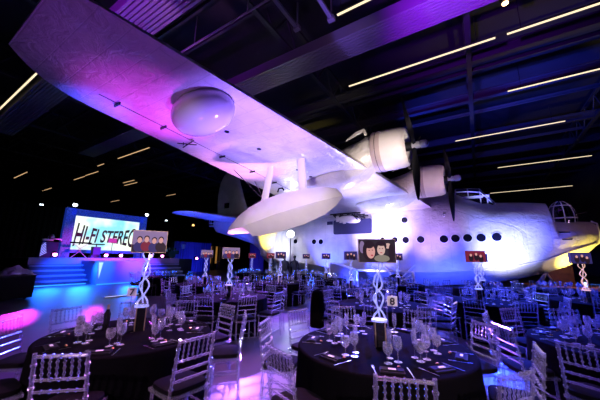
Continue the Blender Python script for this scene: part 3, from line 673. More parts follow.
# black drapes and blue panels behind / beside the stage
def drape(name, x, y0, y1, h_, m, lab):
    b = MB(); n = int((y1 - y0) * 10); r0_ = []; 
    a = [(x + .06 * math.sin(k * 1.9), y0 + (y1 - y0) * k / n) for k in range(n + 1)]
    b.loft([[(p[0], p[1], 0) for p in a] + [(p[0] - .03, p[1], 0) for p in a[::-1]], [(p[0], p[1], h_) for p in a] + [(p[0] - .03, p[1], h_) for p in a[::-1]]])
    return tag(b.build(name, m), lab, 'drape')
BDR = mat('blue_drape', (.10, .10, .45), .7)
drape('stage_drape', -31.5, -16, -.6, 5.2, CLOTH, 'tall black drape hung behind the stage')
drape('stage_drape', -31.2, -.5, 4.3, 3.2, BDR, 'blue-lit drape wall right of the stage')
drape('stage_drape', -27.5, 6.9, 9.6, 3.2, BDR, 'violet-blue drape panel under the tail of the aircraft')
spot('drape_wash', (-28.5, .8, .4), (-31.2, 2.0, 1.6), BLUE, 260, 110, .8); spot('drape_wash', (-25.0, 7.2, .4), (-27.5, 8.2, 1.6), (.12, .08, 1), 120, 90, .8)
t = thing('side_room', 'far doorway with warm orange light behind dark pillars', 'doorway', (-34, 6.2, 0))
MB().box((-.4, .9, 1.9), (.1, 1.9, 2.2)).build('lit_back_wall', mat('ochre_wall_glow', (.5, .28, .08), .8, emit=(.8, .38, .08), es=.35, noise=.7, nscale=2.5), t, smooth=False)  # wall emits to stand in for warm light inside the room
MB().box((0, -.3, 1.8), (.4, .35, 3.6)).box((0, .9, 1.8), (.4, .35, 3.6)).box((0, 2.3, 1.8), (.4, .7, 3.6)).box((0, 1, 3.3), (.4, 3.2, .6)).build('pillars', WALLM, t, smooth=False)
MB().tube((.8, .9, 0), (.8, .9, 1.05), .03).disc((.8, .9, 1.07), (0, 0, 1), .4, .04).build('poseur_table', DUCT, t)
t = thing('wall_lamp', 'small orange lamp glowing under the tailplane', 'lamp', (-33, 2.9, 5.2)); MB().lathe([(0, 0), (.14, 0), (.09, .2), (0, .2)]).build('shade', emis('amber', (1, .5, .15), 3), t); MB().tube((0, 0, .2), (0, 0, 1.2), .02).build('hanger', DARKM, t)
# flight case with silver cloth, left foreground of the stage
cl = OW(-11.0, 10.6, 0)
t = thing('flight_case', 'large black flight case standing at the left edge by the stage', 'flight case', cl, .3); MB().box((0, 0, .46), (1.3, 1.5, .78)).build('case_body', BLACK, t, smooth=False)
MB().box((0, 0, .87), (1.34, 1.54, .04)).build('lid_edge', DARKM, t, smooth=False)
for sx in (-.5, .5):
    for sy in (-.6, .6): MB().disc((sx, sy, .05), (1, 0, 0), .05, .04).build('caster', RUBBER, t)
b = MB(); n = 14; g_ = []
for i in range(n):
    row = []
    for j in range(n):
        u, v_ = i / (n - 1) * 2 - 1, j / (n - 1) * 2 - 1; rr = math.hypot(u, v_); row.append((u * .48, v_ * .5, max(.012, .30 * (1 - rr ** 1.4) + .07 * math.sin(7 * u + 3 * v_) * math.cos(6 * v_ - 2 * u) + random.uniform(0, .05))))
    g_.append(row)
b.loft(g_, False, False); o = b.build('silver_cloth', SILVER, None, cl + Vector((.15, .35, .892)), angle=20); tag(o, 'crumpled silver cloth heaped on the black flight case', 'cloth')
sd = o.modifiers.new('s', 'SOLIDIFY'); sd.thickness = .01

# ------------------------------------------------------------------ right side: exhibit under the bow, end wall lights
def HP(xa, ys, z=0): return Vector((-xa, -ys, z))
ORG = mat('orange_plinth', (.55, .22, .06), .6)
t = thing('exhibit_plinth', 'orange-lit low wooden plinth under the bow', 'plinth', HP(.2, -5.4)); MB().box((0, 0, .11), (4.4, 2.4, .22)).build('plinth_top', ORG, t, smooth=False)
t = thing('display_cabinet', 'dark wooden display cabinet with pale frame on the orange plinth', 'cabinet', HP(.6, -5.4, .22)); MB().box((0, 0, .6), (1.1, .5, 1.2)).build('cabinet_body', WOODD, t, smooth=False)
q_ = MB(); q_.box((0, -.27, 1.16), (1.15, .06, .07)); q_.box((-.55, -.27, .6), (.05, .06, 1.2)); q_.box((.55, -.27, .6), (.05, .06, 1.2)); q_.box((0, -.27, .75), (1.1, .03, .03)); q_.build('cabinet_frame', WOODD, t, smooth=False)
spot('exhibit_lamp', HP(.2, -3.4, 2.6), HP(.0, -5.4, .4), (1, .55, .2), 140, 90, .8)
t = thing('floor_lantern', 'tiny blue-white lantern beside the display cabinet', 'lantern', HP(-.35, -4.9, .22)); MB().lathe([(0, 0), (.07, 0), (.07, .26), (.03, .3), (0, .3)]).build('lantern_glass', emis('lantern_blue', (.3, .4, 1), 4), t); MB().disc((0, 0, .01), (0, 0, 1), .09, .02).build('base', BLACK, t)
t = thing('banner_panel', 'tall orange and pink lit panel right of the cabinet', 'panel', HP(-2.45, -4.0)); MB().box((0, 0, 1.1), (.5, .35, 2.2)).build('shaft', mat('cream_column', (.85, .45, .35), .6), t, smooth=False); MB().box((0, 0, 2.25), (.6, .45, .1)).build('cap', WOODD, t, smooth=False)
spot('column_lamp', HP(-2.3, -2.6, .2), HP(-2.45, -4.0, 1.3), (1, .6, .35), 60, 70, .8)
t = thing('mooring_boat', 'dark propped timber leaning beside the hull under the bow', 'timber prop', HP(2.5, -1.6)); q_ = MB(); q_.tube((0, .1, 0), (.7, .0, 1.1), .09, 8); q_.tube((1.2, .0, 0), (.7, 0, 1.1), .05, 8); q_.box((.5, 0, .1), (1.6, .3, .2)); q_.build('timber', mat('pale_timber', (.55, .42, .3), .6), t)
t.name = 'timber_prop'
# white boarding trestle by the hull amidships
t = thing('boarding_ramp', 'white steel ramp frame standing against the hull amidships', 'ramp', HP(9.2, 3.0)); q_ = MB()
q_.box((.15, 0, 1.05), (3.0, .1, .08)); q_.box((1.62, 0, .53), (.12, .12, 1.06)); q_.box((-1.3, 0, .53), (.08, .1, 1.06)); q_.tube((1.6, 0, .95), (.9, 0, .5), .03); q_.tube((-1.3, 0, 1.05), (-3.0, 0, 1.5), .045); q_.tube((-3.0, 0, 0), (-3.0, 0, 1.5), .045)
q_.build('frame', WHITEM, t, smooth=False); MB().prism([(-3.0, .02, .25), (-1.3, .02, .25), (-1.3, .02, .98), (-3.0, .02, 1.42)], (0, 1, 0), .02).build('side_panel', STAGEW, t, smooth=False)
# flood lamp on its stand
fl = HP(14.4, 3.9); t = thing('flood_lamp', 'dazzling white flood lamp on a tall thin stand behind the float', 'flood lamp', fl)
MB().tube((0, 0, .03), (0, 0, 2.95), .03).build('stand_pole', DARKM, t); q_ = MB()
for a in (0, 2.1, 4.2): q_.tube((0, 0, .7), (.45 * math.cos(a), .45 * math.sin(a), .02), .018)
q_.build('tripod', DARKM, t); MB().box((0, 0, 3.1), (.24, .34, .28)).build('lamp_head', DARKM, t, smooth=False)
d_ = (OW(0, 0, 1.7) - (fl + Vector((0, 0, 3.1)))).normalized(); MB().disc(Vector((0, 0, 3.1)) + d_ * .22, d_, .20, .04, 20).build('lens', emis('flood_white', (.9, .95, 1), 90), t)
point('flood_light', fl + Vector((0, 0, 3.1)) + d_ * .5, (.5, .6, 1), 30, .15)

# ------------------------------------------------------------------ people by the far tables
def person(x, y, rz, lab, lean=0., arm=0.):
    t = thing('person', lab, 'person', OW(x, y, 0), rz, None)
    def skin(vs, es, rs, name, m, par, sub=1):
        me = bpy.data.meshes.new(name); me.from_pydata([Vector(v) for v in vs], es, []); me.materials.append(m)
        o = bpy.data.objects.new(name, me); C.objects.link(o); o.parent = par
        md = o.modifiers.new('skin', 'SKIN'); 
        for i, r in enumerate(rs): me.skin_vertices[0].data[i].radius = (r, r * .8) if not hasattr(r, '__len__') else r
        me.skin_vertices[0].data[0].use_root = True
        s_ = o.modifiers.new('sub', 'SUBSURF'); s_.levels = s_.render_levels = sub
        return o
    L = lean; V = [(0, 0, .95), (0, L * .3, 1.18), (0, L * .7, 1.40), (0, L, 1.50), (0, L + .02, 1.56), (0, L + .03, 1.66), (0, L + .03, 1.75),
         (-.10, 0, .88), (-.11, .03, .50), (-.12, 0, .09), (-.12, .15, .04), (.10, 0, .88), (.11, .03, .50), (.12, 0, .09), (.12, .15, .04),
         (-.19, L * .8, 1.42), (-.27, L * .5 + .02, 1.15), (-.22, L * .5 + .2, .98), (-.21, L * .5 + .28, .96), (.19, L * .8, 1.42), (.26, L * .5 + .05 + arm, 1.17 + arm * .6), (.18, L * .5 + .25 + arm, 1.10 + arm), (.17, L * .5 + .32 + arm, 1.12 + arm)]
    E_ = [(0, 1), (1, 2), (2, 3), (3, 4), (4, 5), (5, 6), (0, 7), (7, 8), (8, 9), (9, 10), (0, 11), (11, 12), (12, 13), (13, 14), (2, 15), (15, 16), (16, 17), (17, 18), (2, 19), (19, 20), (20, 21), (21, 22)]
    R = [(.16, .11), (.15, .10), (.18, .11), (.07, .06), (.055, .055), (.085, .095), (.07, .08), .095, .065, .05, .04, .095, .065, .05, .04, .07, .045, .035, .03, .07, .045, .035, .03]
    b = skin(V, E_, R, 'body', DSUIT, t)
    MB().lathe([(0, .13), (.07, .11), (.095, .05), (.09, -.02), (.04, -.03)], (0, L + .015, 1.70), 12).build('hair', BLACK, t)
DSUIT = mat('dark_suit', (.02, .022, .05), .7)
person(-1.35, 18.2, 2.4, 'person in dark clothes bending over a far table beneath the left photo boxes', .32)
person(-.90, 17.6, .6, 'person in dark suit standing under the widest far photo box', .03, .1)
person(-.28, 18.3, 3.6, 'person in dark suit standing just right of the flood lamp pole', .08, .18)

# ------------------------------------------------------------------ banquet tables, chairs and settings
T = {  # name: (x right of camera, y ahead, first chair angle, how it is called in labels)
 'eight': (.92, 3.30, -100, 'round table eight'), 'seven': (-2.03, 3.65, -78, 'round table seven'), 'edge': (3.75, 3.40, -141, 'the right-edge table'),
 'c': (-1.67, 6.92, -96, 'the table past the aisle'), 'm': (1.75, 6.10, -75, 'the table behind table eight'), 'j': (4.45, 6.75, -100, 'the table under the red photo box'), 'k': (7.15, 7.0, -130, 'the table before the orange plinth'),
 'd': (-3.25, 9.96, -90, 'the table nearest the stage'), 'f': (-.72, 10.99, -84, 'the table below the float'), 'i': (1.63, 9.0, -84, 'the table left of the ramp'), 'q': (3.80, 11.0, -90, 'the table by the ramp'), 'r': (6.20, 9.7, -100, 'the table under the cockpit'), 'o': (8.9, 9.8, -100, 'the table nearest the bow'),
 'h': (1.26, 13.3, -90, 'the table below the hatch'), 'u': (-2.75, 16.6, -90, 'the table near the tail'), 'v': (-1.2, 14.9, -90, 'the table left of the flood lamp'), 'g': (.6, 16.2, -90, 'the table right of the flood lamp'), 'n': (-6.2, 13.2, -90, 'the table by the stage end')}
def cloth_mesh():
    b = MB(); seg = 144; rg = []
    def ring(r, z, amp):
        out = []
        for k in range(seg):
            a = 2 * PI * k / seg; f_ = math.sin(a * 17) * .6 + math.sin(a * 29 + 1.3) * .4; rr = r + amp * f_
            out.append((rr * math.cos(a), rr * math.sin(a), z))
        return out
    rg = [ring(.02, .752, 0), ring(.88, .752, 0), ring(.908, .748, 0), ring(.915, .735, 0), ring(.918, .66, .004), ring(.925, .5, .012), ring(.932, .3, .018), ring(.94, .012, .024)]
    return b.loft(rg, False).mesh('tablecloth', CLOTH, angle=60)
CLM = cloth_mesh(); TOPM = MB().lathe([(0, .70), (.90, .70), (.90, .735), (0, .735)], seg=48).mesh('tabletop', WOODD); LEGM = MB().lathe([(0, 0), (.03, 0), (.03, .70), (0, .70)], seg=8).mesh('leg', DARKM)
for k, (x, y, a, nm) in T.items():
    lab = {'eight': 'round banquet table with black cloth and sign 8, front centre', 'seven': 'round banquet table with black cloth and sign 7, front left', 'edge': 'black-clothed round banquet table cut off by the right edge'}.get(k, 'black-clothed banquet table, ' + nm)
    t = thing('banquet_table', lab, 'table', OW(x, y, 0), 0, 'round banquet tables'); link('tabletop', TOPM, t)
    for sx, sy in ((.5, .5), (-.5, .5), (.5, -.5), (-.5, -.5)): link('leg', LEGM, t, (sx, sy, 0))
    link('tablecloth', CLM, t, (0, 0, 0), hash_rot := (x * 3.1 + y) % 6)

# chiavari chair: local +Y is the front, origin on the floor under the seat centre
def ringed(n, r, rb):
    """profile with turned rings"""
    out = [(0, r)]
    for k in range(1, n + 1):
        t_ = k / (n + 1); out += [(t_ - .022, r), (t_ - .012, rb), (t_ + .012, rb), (t_ + .022, r)]
    return out + [(1, r)]
def chair_parts(seg, detail):
    W = .19; P = {}
    P['front_leg'] = lambda s: MB().turned((s * W, .15, 0), (s * (W - .005), .14, .44), ringed(3 if detail else 1, .015, .021), seg)
    P['back_post'] = lambda s: MB().path([(s * W, -.20, 0), (s * W, -.16, .44), (s * (W - .005), -.19, .70), (s * (W - .01), -.235, .93), (s * (W - .01), -.238, .945)], [.015, .016, .014, .013, .004], seg) if not detail else \
        MB().turned((s * W, -.19, 0), (s * W, -.16, .44), ringed(3, .016, .022), seg).turned((s * W, -.16, .44), (s * (W - .01), -.235, .94), ringed(5, .0145, .021), seg)
    def back(z): return -.16 - (z - .44) * .15
    def rail(z, r, n): return MB().turned((-W + .01, back(z), z), (W - .01, back(z), z), ringed(n, r, r * 1.5) if detail else [(0, r), (1, r)], seg)
    P['top_rail'] = rail(.915, .014, 5)
    P['rails'] = [rail(z, .011, 5) for z in (.745, .66, .575)]
    P['spindles'] = [MB().turned((x, back(.745), .745), (x, back(.915), .915), [(0, .007), (.18, .007), (.25, .013), (.32, .007), (.43, .007), (.5, .013), (.57, .007), (.68, .007), (.75, .013), (.82, .007), (1, .007)] if detail else [(0, .008), (.5, .012), (1, .008)], max(4, seg - 2)) for x in (-.125, -.075, -.025, .025, .075, .125)]
    P['stretchers'] = []
    for z in (.14, .24):
        P['stretchers'] += [((-W, .148, z), (W, .148, z)), ((-W, -.175, z), (W, -.175, z)), ((-W, .148, z + .04), (-W, -.175, z + .04)), ((W, .148, z + .04), (W, -.175, z + .04))]
    P['seat'] = MB().box((0, -.01, .445), (.41, .38, .028))
    c = MB(); rg = []
    for z, k in ((.46, .93), (.468, .985), (.485, 1.0), (.505, .98), (.512, .9)):
        rg.append([(.205 * k * math.copysign(abs(math.cos(a)) ** .45, math.cos(a)), -.01 + .19 * k * math.copysign(abs(math.sin(a)) ** .45, math.sin(a)), z) for a in [2 * PI * q / 28 for q in range(28)]])
    P['cushion'] = c.loft(rg)
    return P
def near_chair():
    P = chair_parts(8, True); t = thing('chiavari_chair', 'x', 'chair')
    for s in (-1, 1):
        P['front_leg'](s).build('front_leg', ACR, t); P['back_post'](s).build('back_post', ACR, t)
    P['top_rail'].build('top_rail', ACR, t)
    for r in P['rails']: r.build('back_rail', ACR, t)
    for r in P['spindles']: r.build('spindle', ACR, t)
    for a, b in P['stretchers']: MB().turned(a, b, ringed(3, .009, .014), 6).build('stretcher', ACR, t)
    P['seat'].build('seat', ACR, t, smooth=False); P['cushion'].build('seat_pad', PAD, t); return t
def mid_chair():
    P = chair_parts(5, False); t = thing('chiavari_chair', 'x', 'chair')
    for s in (-1, 1):
        P['front_leg'](s).build('front_leg', ACR, t); P['back_post'](s).build('back_post', ACR, t)
    b = MB()
    for r in [P['top_rail']] + P['rails'] + P['spindles']: b.add(r.v, r.f)
    b.build('backrest', ACR, t); P['seat'].build('seat', ACR, t, smooth=False); P['cushion'].build('seat_pad', PAD, t)
    s_ = MB()
    for a, b2 in P['stretchers'][:4]: s_.tube(a, b2, .009, 4)
    s_.build('stretchers', ACR, t); return t
def far_chair():
    P = chair_parts(4, False); b = MB()
    for s in (-1, 1):
        for q in (P['front_leg'](s), P['back_post'](s)): b.add(q.v, q.f)
    for r in [P['top_rail']] + P['rails'] + P['spindles'][::2] + [P['seat']]: b.add(r.v, r.f)
    t = b.build('chiavari_chair', [ACR, PAD]); t['label'] = 'x'; t['category'] = 'chair'; me = t.data
    b2 = MB(); b2.add(b.v, b.f); b2.cur = 1; b2.add(P['cushion'].v, P['cushion'].f); t.data = b2.mesh('chiavari_chair', [ACR, PAD]); return t
PROTO = {'near': near_chair(), 'mid': mid_chair(), 'far': far_chair()}; TREE = {k: tree_of(v) for k, v in PROTO.items()}; USED = set()
def compass(deg):
    """clock position as the photo sees it: six o'clock is nearest the camera"""
    h_ = ((90 - deg) / 30) % 12; q = round(h_ * 2) / 2; hr = int(q) % 12 or 12; return f"{['twelve','one','two','three','four','five','six','seven','eight','nine','ten','eleven'][hr % 12]}{'-thirty' if q % 1 else ''}"
SEATS = {}; placed = []
def seat_angles(k):
    x, y, a, nm = T[k]
    if k == 'eight': return [-100, -66, -30, 12, 52, 99, 133, 168, -143]
    if k == 'seven': return [-80, -37, 12, 48, 84, 120, 157, -172, -126]
    if k == 'edge': return [-150, 176, 140, 106, 70, 30, -112]
    return [a + 36 * i for i in range(10)]
def put_chair(k, deg, lod):
    x, y, _, nm = T[k]; rr = 1.125; a = math.radians(deg); px_, py_ = x + rr * math.cos(a), y + rr * math.sin(a)
    for q in placed:
        if math.hypot(px_ - q[0], py_ - q[1]) < .53: return
    for kk, tt in T.items():
        if kk != k and math.hypot(px_ - tt[0], py_ - tt[1]) < (1.16 if math.hypot(px_, py_) < 9 else 1.38): return
    dist = math.hypot(px_, py_)
    g_ = OW(px_, py_)
    if -12.6 < g_.x < -7.2 and g_.y > -3.5: return
    if abs(px_) > 1.15 * max(py_, .1) + .6 or dist < 1.2: return
    placed.append((px_, py_)); p = OW(px_, py_); tow = ODIR(-math.cos(a), -math.sin(a)); rz = math.atan2(tow.y, tow.x) - PI / 2
    lab = f"clear acrylic chair at the {compass(deg)} o'clock side of {nm}"
    if lod in USED: r = place_copy(PROTO[lod], TREE[lod], p, rz, lab, 'clear chiavari chairs')
    else:
        r = PROTO[lod]; USED.add(lod); r.location = p; r.rotation_euler = (0, 0, rz); r['label'] = lab; r['group'] = 'clear chiavari chairs'
    SEATS.setdefault(k, []).append(deg)
for k in T:
    lod = 'near' if k in ('eight', 'seven', 'edge') else 'mid' if T[k][1] < 7.5 else 'far'
    for dg_ in seat_angles(k): put_chair(k, dg_, lod)
# dark jacket hung over one chair back
x, y = .34, 5.75
if all(math.hypot(x - q[0], y - q[1]) > .35 for q in placed): pass
b = MB(); rg = []
for z, w_, d_ in ((.30, .25, .15), (.45, .27, .15), (.7, .27, .14), (.85, .27, .13), (.93, .26, .12), (.975, .22, .10), (.995, .14, .06)):
    rg.append([(w_ * math.cos(a) * (1 + .06 * math.sin(5 * a)), d_ * math.sin(a), z) for a in [2 * PI * q / 24 for q in range(24)]])

# sculptures with photo boxes --------------------------------------------------
HAIR = mat('photo_dark', (.008, .006, .008), .9, spec=.05, emit=(.02, .01, .02), es=1); FACE = mat('photo_face', (.008, .006, .008), .9, spec=.05, emit=(.75, .36, .34), es=.9); FACE2 = mat('photo_face_light', (.008, .006, .008), .9, spec=.05, emit=(.80, .52, .48), es=.8)
RED = mat('photo_red', (.008, .006, .008), .9, spec=.05, emit=(.22, .02, .05), es=.9); DBL = mat('photo_blue', (.008, .006, .008), .9, spec=.05, emit=(.04, .03, .16), es=.9); BG1 = mat('photo_backdrop', (.008, .006, .008), .9, spec=.05, emit=(.035, .025, .04), es=.8); BG2 = mat('photo_pale_backdrop', (.008, .006, .008), .9, spec=.05, emit=(.30, .20, .42), es=.8)
GRN = mat('photo_grey', (.008, .006, .008), .9, spec=.05, emit=(.30, .26, .22), es=.8); LIP = mat('photo_lip', (.008, .006, .008), .9, spec=.05, emit=(.5, .06, .10), es=1)
BOXE = mat('photo_box_edge', (.35, .22, .14), .5); PM = [BG1, HAIR, FACE, FACE2, RED, DBL, BG2, GRN, LIP]
def ell(b, m, cx_, cz_, rx, rz_, lay, ny):
    b.cur = m; yy = ny * (.052 + lay * .0012); b.add([(cx_ + rx * math.cos(2 * PI * q / 18), yy, cz_ + rz_ * math.sin(2 * PI * q / 18)) for q in range(18)], [tuple(range(18)) if ny < 0 else tuple(range(17, -1, -1))])
def photo(kind, ny, w_=.40, h_=.255):
    b = MB(); s = -ny
    def rect(m, x0, z0, x1, z1, lay): b.cur = m; yy = ny * (.052 + lay * .0012); b.add([(x0, yy, z0), (x1, yy, z0), (x1, yy, z1), (x0, yy, z1)], [(0, 1, 2, 3)])
    if kind == 'couple':
        rect(0, -w_ / 2, -h_ / 2, w_ / 2, h_ / 2, 0); ell(b, 6, -.165, .04, .03, .07, 1, ny); ell(b, 7, .05, -.085, .085, .04, 1, ny); ell(b, 3, .12, .055, .035, .03, 1, ny); ell(b, 1, -.085, .0, .075, .115, 2, ny)
        ell(b, 2, -.07, -.01, .048, .078, 3, ny); ell(b, 1, -.085, .06, .05, .035, 4, ny); ell(b, 1, .045, .055, .062, .055, 2, ny); ell(b, 3, .045, .012, .044, .062, 3, ny); ell(b, 1, .05, .075, .048, .022, 4, ny); ell(b, 1, .155, -.02, .03, .10, 4, ny)
        ell(b, 8, -.058, -.052, .014, .009, 5, ny); ell(b, 1, -.086, .004, .009, .004, 5, ny); ell(b, 1, -.052, .006, .009, .004, 5, ny); ell(b, 1, .030, .024, .008, .004, 5, ny); ell(b, 1, .060, .024, .008, .004, 5, ny); ell(b, 8, .045, -.022, .014, .005, 5, ny)
    elif kind == 'group':
        rect(6, -w_ / 2, -h_ / 2, w_ / 2, h_ / 2, 0)
        rect(0, -w_ / 2, -h_ / 2, w_ / 2, -.04, 1)
        for q_, (x_, z_, m) in enumerate(((-.12, -.055, 5), (-.04, -.045, 4), (.05, -.06, 5), (.13, -.05, 1))):
            ell(b, m, x_, z_ - .01, .062, .062, 2 + 3 * q_, ny); ell(b, 1, x_, z_ + .085, .032, .032, 3 + 3 * q_, ny); ell(b, 2, x_, z_ + .068, .026, .034, 4 + 3 * q_, ny)
    else:
        rect(5 if kind == 'blue' else 4, -w_ / 2, -h_ / 2, w_ / 2, h_ / 2, 0)
        for x_, z_ in ((-.09, .0), (.02, .02), (.11, -.02)): ell(b, 1, x_, z_ - .03, .05, .09, 1, ny); ell(b, 2, x_, z_ + .03, .025, .032, 2, ny)
    return b
def strand(ph, seg, R=.062, Hh=.58, z0=.29, turns=1.25):
    n = 28; return MB().path([(R * (.62 + .38 * abs(math.cos(PI * 2.2 * k / n + ph))) * math.cos(ph + 2 * PI * turns * k / n), R * math.sin(ph + 2 * PI * turns * k / n), z0 + Hh * k / n) for k in range(n + 1)], .0095, seg)
def centrepiece(x, y, kind, lab, rz, scale=1., m=SCULPT, zs=1.0):
    t = thing('table_centrepiece', lab, 'centrepiece', OW(x, y, .753), rz, 'twisted sculptures with photo boxes')
    bx_ = MB().box((0, 0, .125), (.105, .105, .25)).build('base_box', BLKGL, t, smooth=False)
    e = MB()
    for sx in (-1, 1):
        for sy in (-1, 1): e.box((sx * .052, sy * .052, .125), (.010, .010, .25))
    e.build('edge_reflections', mat('gold_reflection', (.75, .55, .3), .3, .8), bx_, smooth=False)  # gold strips paint in reflections along the glossy box edges
    MB().disc((0, 0, .262), (0, 0, 1), .085, .02, 20).build('disc_plate', m, t)
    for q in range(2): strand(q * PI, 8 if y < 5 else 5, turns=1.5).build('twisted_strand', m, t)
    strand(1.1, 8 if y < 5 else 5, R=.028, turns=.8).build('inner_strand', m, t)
    pb = MB().box((0, 0, 1.01), (.41, .10, .265)).build('photo_box', BOXE, t, smooth=False)
    for ny in (-1, 1): f_ = photo(kind, ny).build('photo', PM, pb, (0, 0, 1.01), smooth=False)
    t.scale = (1, 1, scale)
    return t
def facing(x, y, extra=0.):
    v = OW(0, 0) - OW(x, y); return math.atan2(v.y, v.x) + PI / 2 + extra
CP = [('eight', -.03, -.05, 'couple', 'twisted sculpture with photo box of a smiling couple on table 8', .12), ('seven', .02, .12, 'group', 'twisted sculpture with photo box of four people on table 7', .05),
      ('c', 0, 0, 'group', 'twisted sculpture with bright group photo box, second from the left behind the aisle', .1), ('d', 0, 0, 'group', 'slim twisted sculpture with photo box, leftmost but one, nearest the stage steps', .2), ('f', 0, 0, 'blue', 'twisted sculpture with wide blue photo box below the float stern', .1),
      ('i', 0, 0, 'blue', 'twisted sculpture with purple photo box just left of the couple photo', .1), ('q', 0, 0, 'blue', 'small twisted sculpture half hidden behind the couple photo', .1), ('j', -.22, .05, 'red', 'twisted sculpture with red photo box below the cockpit portholes', .1), ('r', 0, 0, 'blue', 'twisted sculpture with blue photo box just right of the red one', .1),
      ('k', -.3, -.1, 'blue', 'twisted sculpture with dark photo box in front of the yellow-lit bow', .5), ('h', 0, 0, 'blue', 'small twisted sculpture with dark photo box left of the bomb hatch', .1), ('u', 0, 0, 'red', 'faraway twisted sculpture near the dark tail opening', .1), ('v', -.3, 0, 'red', 'faraway twisted sculpture with red photo box left of the flood lamp', .1), ('g', -.2, 0, 'blue', 'faraway twisted sculpture right of the flood lamp pole', .1)]
for k, dx, dy, kind, lab, ex in CP:
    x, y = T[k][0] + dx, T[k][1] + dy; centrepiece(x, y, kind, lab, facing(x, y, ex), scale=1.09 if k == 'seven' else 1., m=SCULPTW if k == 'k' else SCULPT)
# table number signs
for k, dx, dy, ch, lab in [('eight', .30, .50, '8', 'white sign with number 8 on a thin stem on the front centre table'), ('seven', -.46, .70, '7', 'white sign with number 7 on a thin stem on the front left table')]:
    x, y = T[k][0] + dx, T[k][1] + dy; t = thing('table_number', lab, 'sign', OW(x, y, .753), facing(x, y)); MB().disc((0, 0, .006), (0, 0, 1), .05, .012, 20).build('base', STEEL, t); MB().tube((0, 0, .01), (0, 0, .33), .005, 6).build('stem', STEEL, t)
    cd = MB().box((0, 0, .385), (.125, .008, .125)).build('sign_card', mat('lit_card', (.9, .88, .8), .6), t, smooth=False)
    letters(ch, .06, lambda u: (0, .085), INK, cd, 'digit', (0, -.012, .343), (PI / 2, 0, 0))
# bottles on table 7
t = thing('wine_bottle', 'dark wine bottle with gold foil on table 7', 'bottle', OW(-2.42, 3.75, .753)); MB().lathe([(0, 0), (.037, .002), (.037, .19), (.014, .25), (.014, .30), (0, .30)], seg=16).build('bottle_body', BLKGL, t); MB().lathe([(.0155, .245), (.0155, .302), (0, .304)], seg=12).build('gold_foil', mat('gold_foil', (.8, .55, .25), .3, .9), t)
# glasses ---------------------------------------------------------------------
def glass(kind, seg=18, single=False):
    prof = {'wine': ([(.018, .098), (.036, .120), (.043, .150), (.040, .185), (.033, .215)], .036), 'flute': ([(.010, .10), (.020, .13), (.025, .17), (.025, .21), (.022, .255)], .032), 'water': ([(.020, .072), (.038, .092), (.045, .120), (.043, .150), (.038, .172)], .037)}[kind]
    bowl, fr = prof; zb = bowl[0][1]
    B = MB().lathe([(.003, zb - .006)] + bowl + [(r - .0015, z) for r, z in bowl[::-1]], seg=seg); S = MB().lathe([(.006, .004), (.0038, .02), (.0038, zb - .01), (.006, zb - .003)], seg=8); F = MB().lathe([(.0, .005), (.012, .004), (fr, .0015), (fr, 0), (0, 0)], seg=seg)
    nm = {'wine': 'wine_glass', 'flute': 'champagne_flute', 'water': 'water_goblet'}[kind]
    if single:
        B.add(S.v, S.f); B.add(F.v, F.f); o = B.build(nm, GLASS); o['label'] = 'x'; o['category'] = 'glass'; return o
    t = thing(nm, 'x', 'glass'); B.build('bowl', GLASS, t); S.build('stem', GLASS, t); F.build('foot', GLASS, t); return t
KEEP = [OW(.92 + .30, 3.80, .7535), OW(-2.03 - .46, 4.35, .7535), OW(-2.42, 3.75, .7535)]
GP = {k: glass(k) for k in ('wine', 'flute', 'water')}; GT = {k: tree_of(v) for k, v in GP.items()}; GF = {k: glass(k, 8, True) for k in ('wine', 'flute')}; firstg = set()
def put(proto, trees, key, p, rz, lab, grp):
    if k in ('eight', 'seven') and any((p - q_).length < .085 for q_ in KEEP): return
    if key in firstg: return place_copy(proto, trees, p, rz, lab, grp)
    firstg.add(key); proto.location = p; proto.rotation_euler = (0, 0, rz); proto['label'] = lab; proto['group'] = grp; return proto
# cutlery and napkins
def napkin_proto():
    t = thing('folded_napkin', 'x', 'napkin'); b = MB()
    b.box((0, 0, .006), (.20, .105, .012)); b.box((0, .012, .016), (.19, .07, .008)); b.build('napkin_cloth', NAPK, t, smooth=False)
    MB().box((.0, .0, .0225), (.062, .026, .004)).build('place_card', CARD, t, smooth=False); return t
def knife_proto():
    b = MB(); b.prism([(-.004, -.11, .003), (.005, -.11, .003), (.006, 0, .003), (.008, .03, .003), (.007, .09, .003), (0, .11, .003), (-.005, .08, .003), (-.004, 0, .003)], (0, 0, 1), .004); o = b.build('table_knife', STEEL, smooth=False); o['label'] = 'x'; o['category'] = 'knife'; return o
def fork_proto():
    b = MB(); b.prism([(-.004, -.10, .003), (.004, -.10, .003), (.003, .02, .003), (.011, .045, .003), (.011, .06, .003), (-.011, .06, .003), (-.011, .045, .003), (-.003, .02, .003)], (0, 0, 1), .003)
    for x_ in (-.0095, -.003, .003, .0095): b.box((x_, .078, .003), (.003, .04, .003))
    o = b.build('table_fork', STEEL, smooth=False); o['label'] = 'x'; o['category'] = 'fork'; return o
GOLDF = mat('gold_wrapper', (1, .55, .22), .25, 1.)
CHP = MB().lathe([(0, 0), (.014, .002), (.017, .010), (.010, .018), (.0, .020)], seg=8).build('wrapped_chocolate', GOLDF); CHP['label'] = 'x'; CHP['category'] = 'chocolate'
NP = napkin_proto(); NT = tree_of(NP); KP = knife_proto(); FP = fork_proto()
ZT = .7535
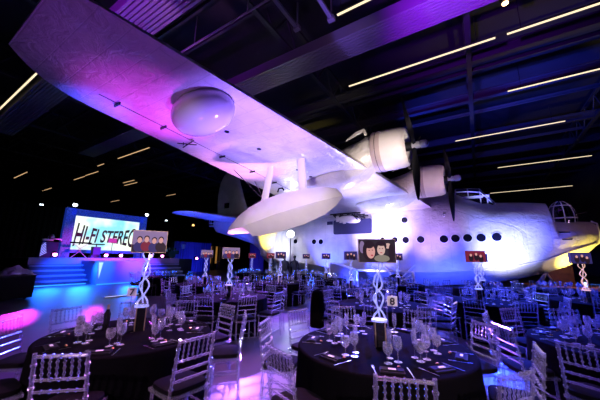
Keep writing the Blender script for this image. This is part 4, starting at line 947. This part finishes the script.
for k in ('eight', 'seven', 'edge'):
    x, y, _, nm = T[k]
    for dg_ in sorted(set(SEATS.get(k, []))) + ([-30] if k == 'zz' else []):
        a = math.radians(dg_); cx_, sx_ = math.cos(a), math.sin(a)
        def at(r, s): return OW(x + r * cx_ - s * sx_, y + r * sx_ + s * cx_, ZT)
        tow = ODIR(-cx_, -sx_); rz = math.atan2(tow.y, tow.x) - PI / 2; j = random.uniform
        pl = f"{compass(dg_)} o'clock setting of {nm}"
        put(NP, NT, 'nap', at(.76, 0), rz + j(-.15, .15), f'black folded napkin with white card at the {pl}', 'black napkins')
        put(CHP, [], 'choc', at(.66, .07), 0, f'gold wrapped chocolate at the {pl}', 'gold wrapped chocolates')
        put(KP, [], 'knife', at(.75, .145), rz + j(-.1, .1), f'steel table knife at the {pl}', 'table knives'); put(FP, [], 'fork', at(.75, -.145), rz + j(-.1, .1), f'steel table fork at the {pl}', 'table forks')
        put(GP['wine'], GT['wine'], 'wine', at(.52 + j(-.02, .02), .09 + j(-.01, .01)), j(0, 6), f'tall wine glass at the {pl}', 'wine glasses')
        put(GP['water'], GT['water'], 'water', at(.56 + j(-.02, .02), .0 + j(-.01, .01)) , j(0, 6), f'round water goblet at the {pl}', 'water goblets')
        put(GP['flute'], GT['flute'], 'flute', at(.44 + j(-.02, .02), .02 + j(-.01, .01)), j(0, 6), f'slim champagne flute at the {pl}', 'champagne flutes')
for k in T:
    if k in ('eight', 'seven', 'edge'): continue
    x, y, _, nm = T[k]; n = 10 if y < 12.5 else 8
    for i in range(n):
        for kind, r, s in (('wine', .52, .07), ('flute', .45, -.05)):
            a = 2 * PI * i / n + .3; j = random.uniform; r += j(-.03, .03)
            p = OW(x + r * math.cos(a) - s * math.sin(a), y + r * math.sin(a) + s * math.cos(a), ZT)
            put(GF[kind], [], 'far' + kind, p, 0, f"{'wine glass' if kind == 'wine' else 'champagne flute'} among the crowded glasses on {nm}", f"{'wine glasses' if kind == 'wine' else 'champagne flutes'} on {nm}")
# jacket over a chair back at the table behind table 8
jx, jy = None, None
best = min(((abs(math.hypot(q[0] - .45, q[1] - 5.9))), q) for q in placed)[1]
v = OW(T['m'][0], T['m'][1]) - OW(*best); rz = math.atan2(v.y, v.x) - PI / 2
b.loft(rg); o = b.build('draped_jacket', mat('dark_brown_jacket', (.004, .003, .003), 1.0, bump=.3, bscale=20, spec=0.), None, OW(*best) + Matrix.Rotation(rz, 3, 'Z') @ Vector((0, -.235, 0)), rz)
tag(o, 'dark jacket hung over a chair back left of the table behind table 8', 'jacket')
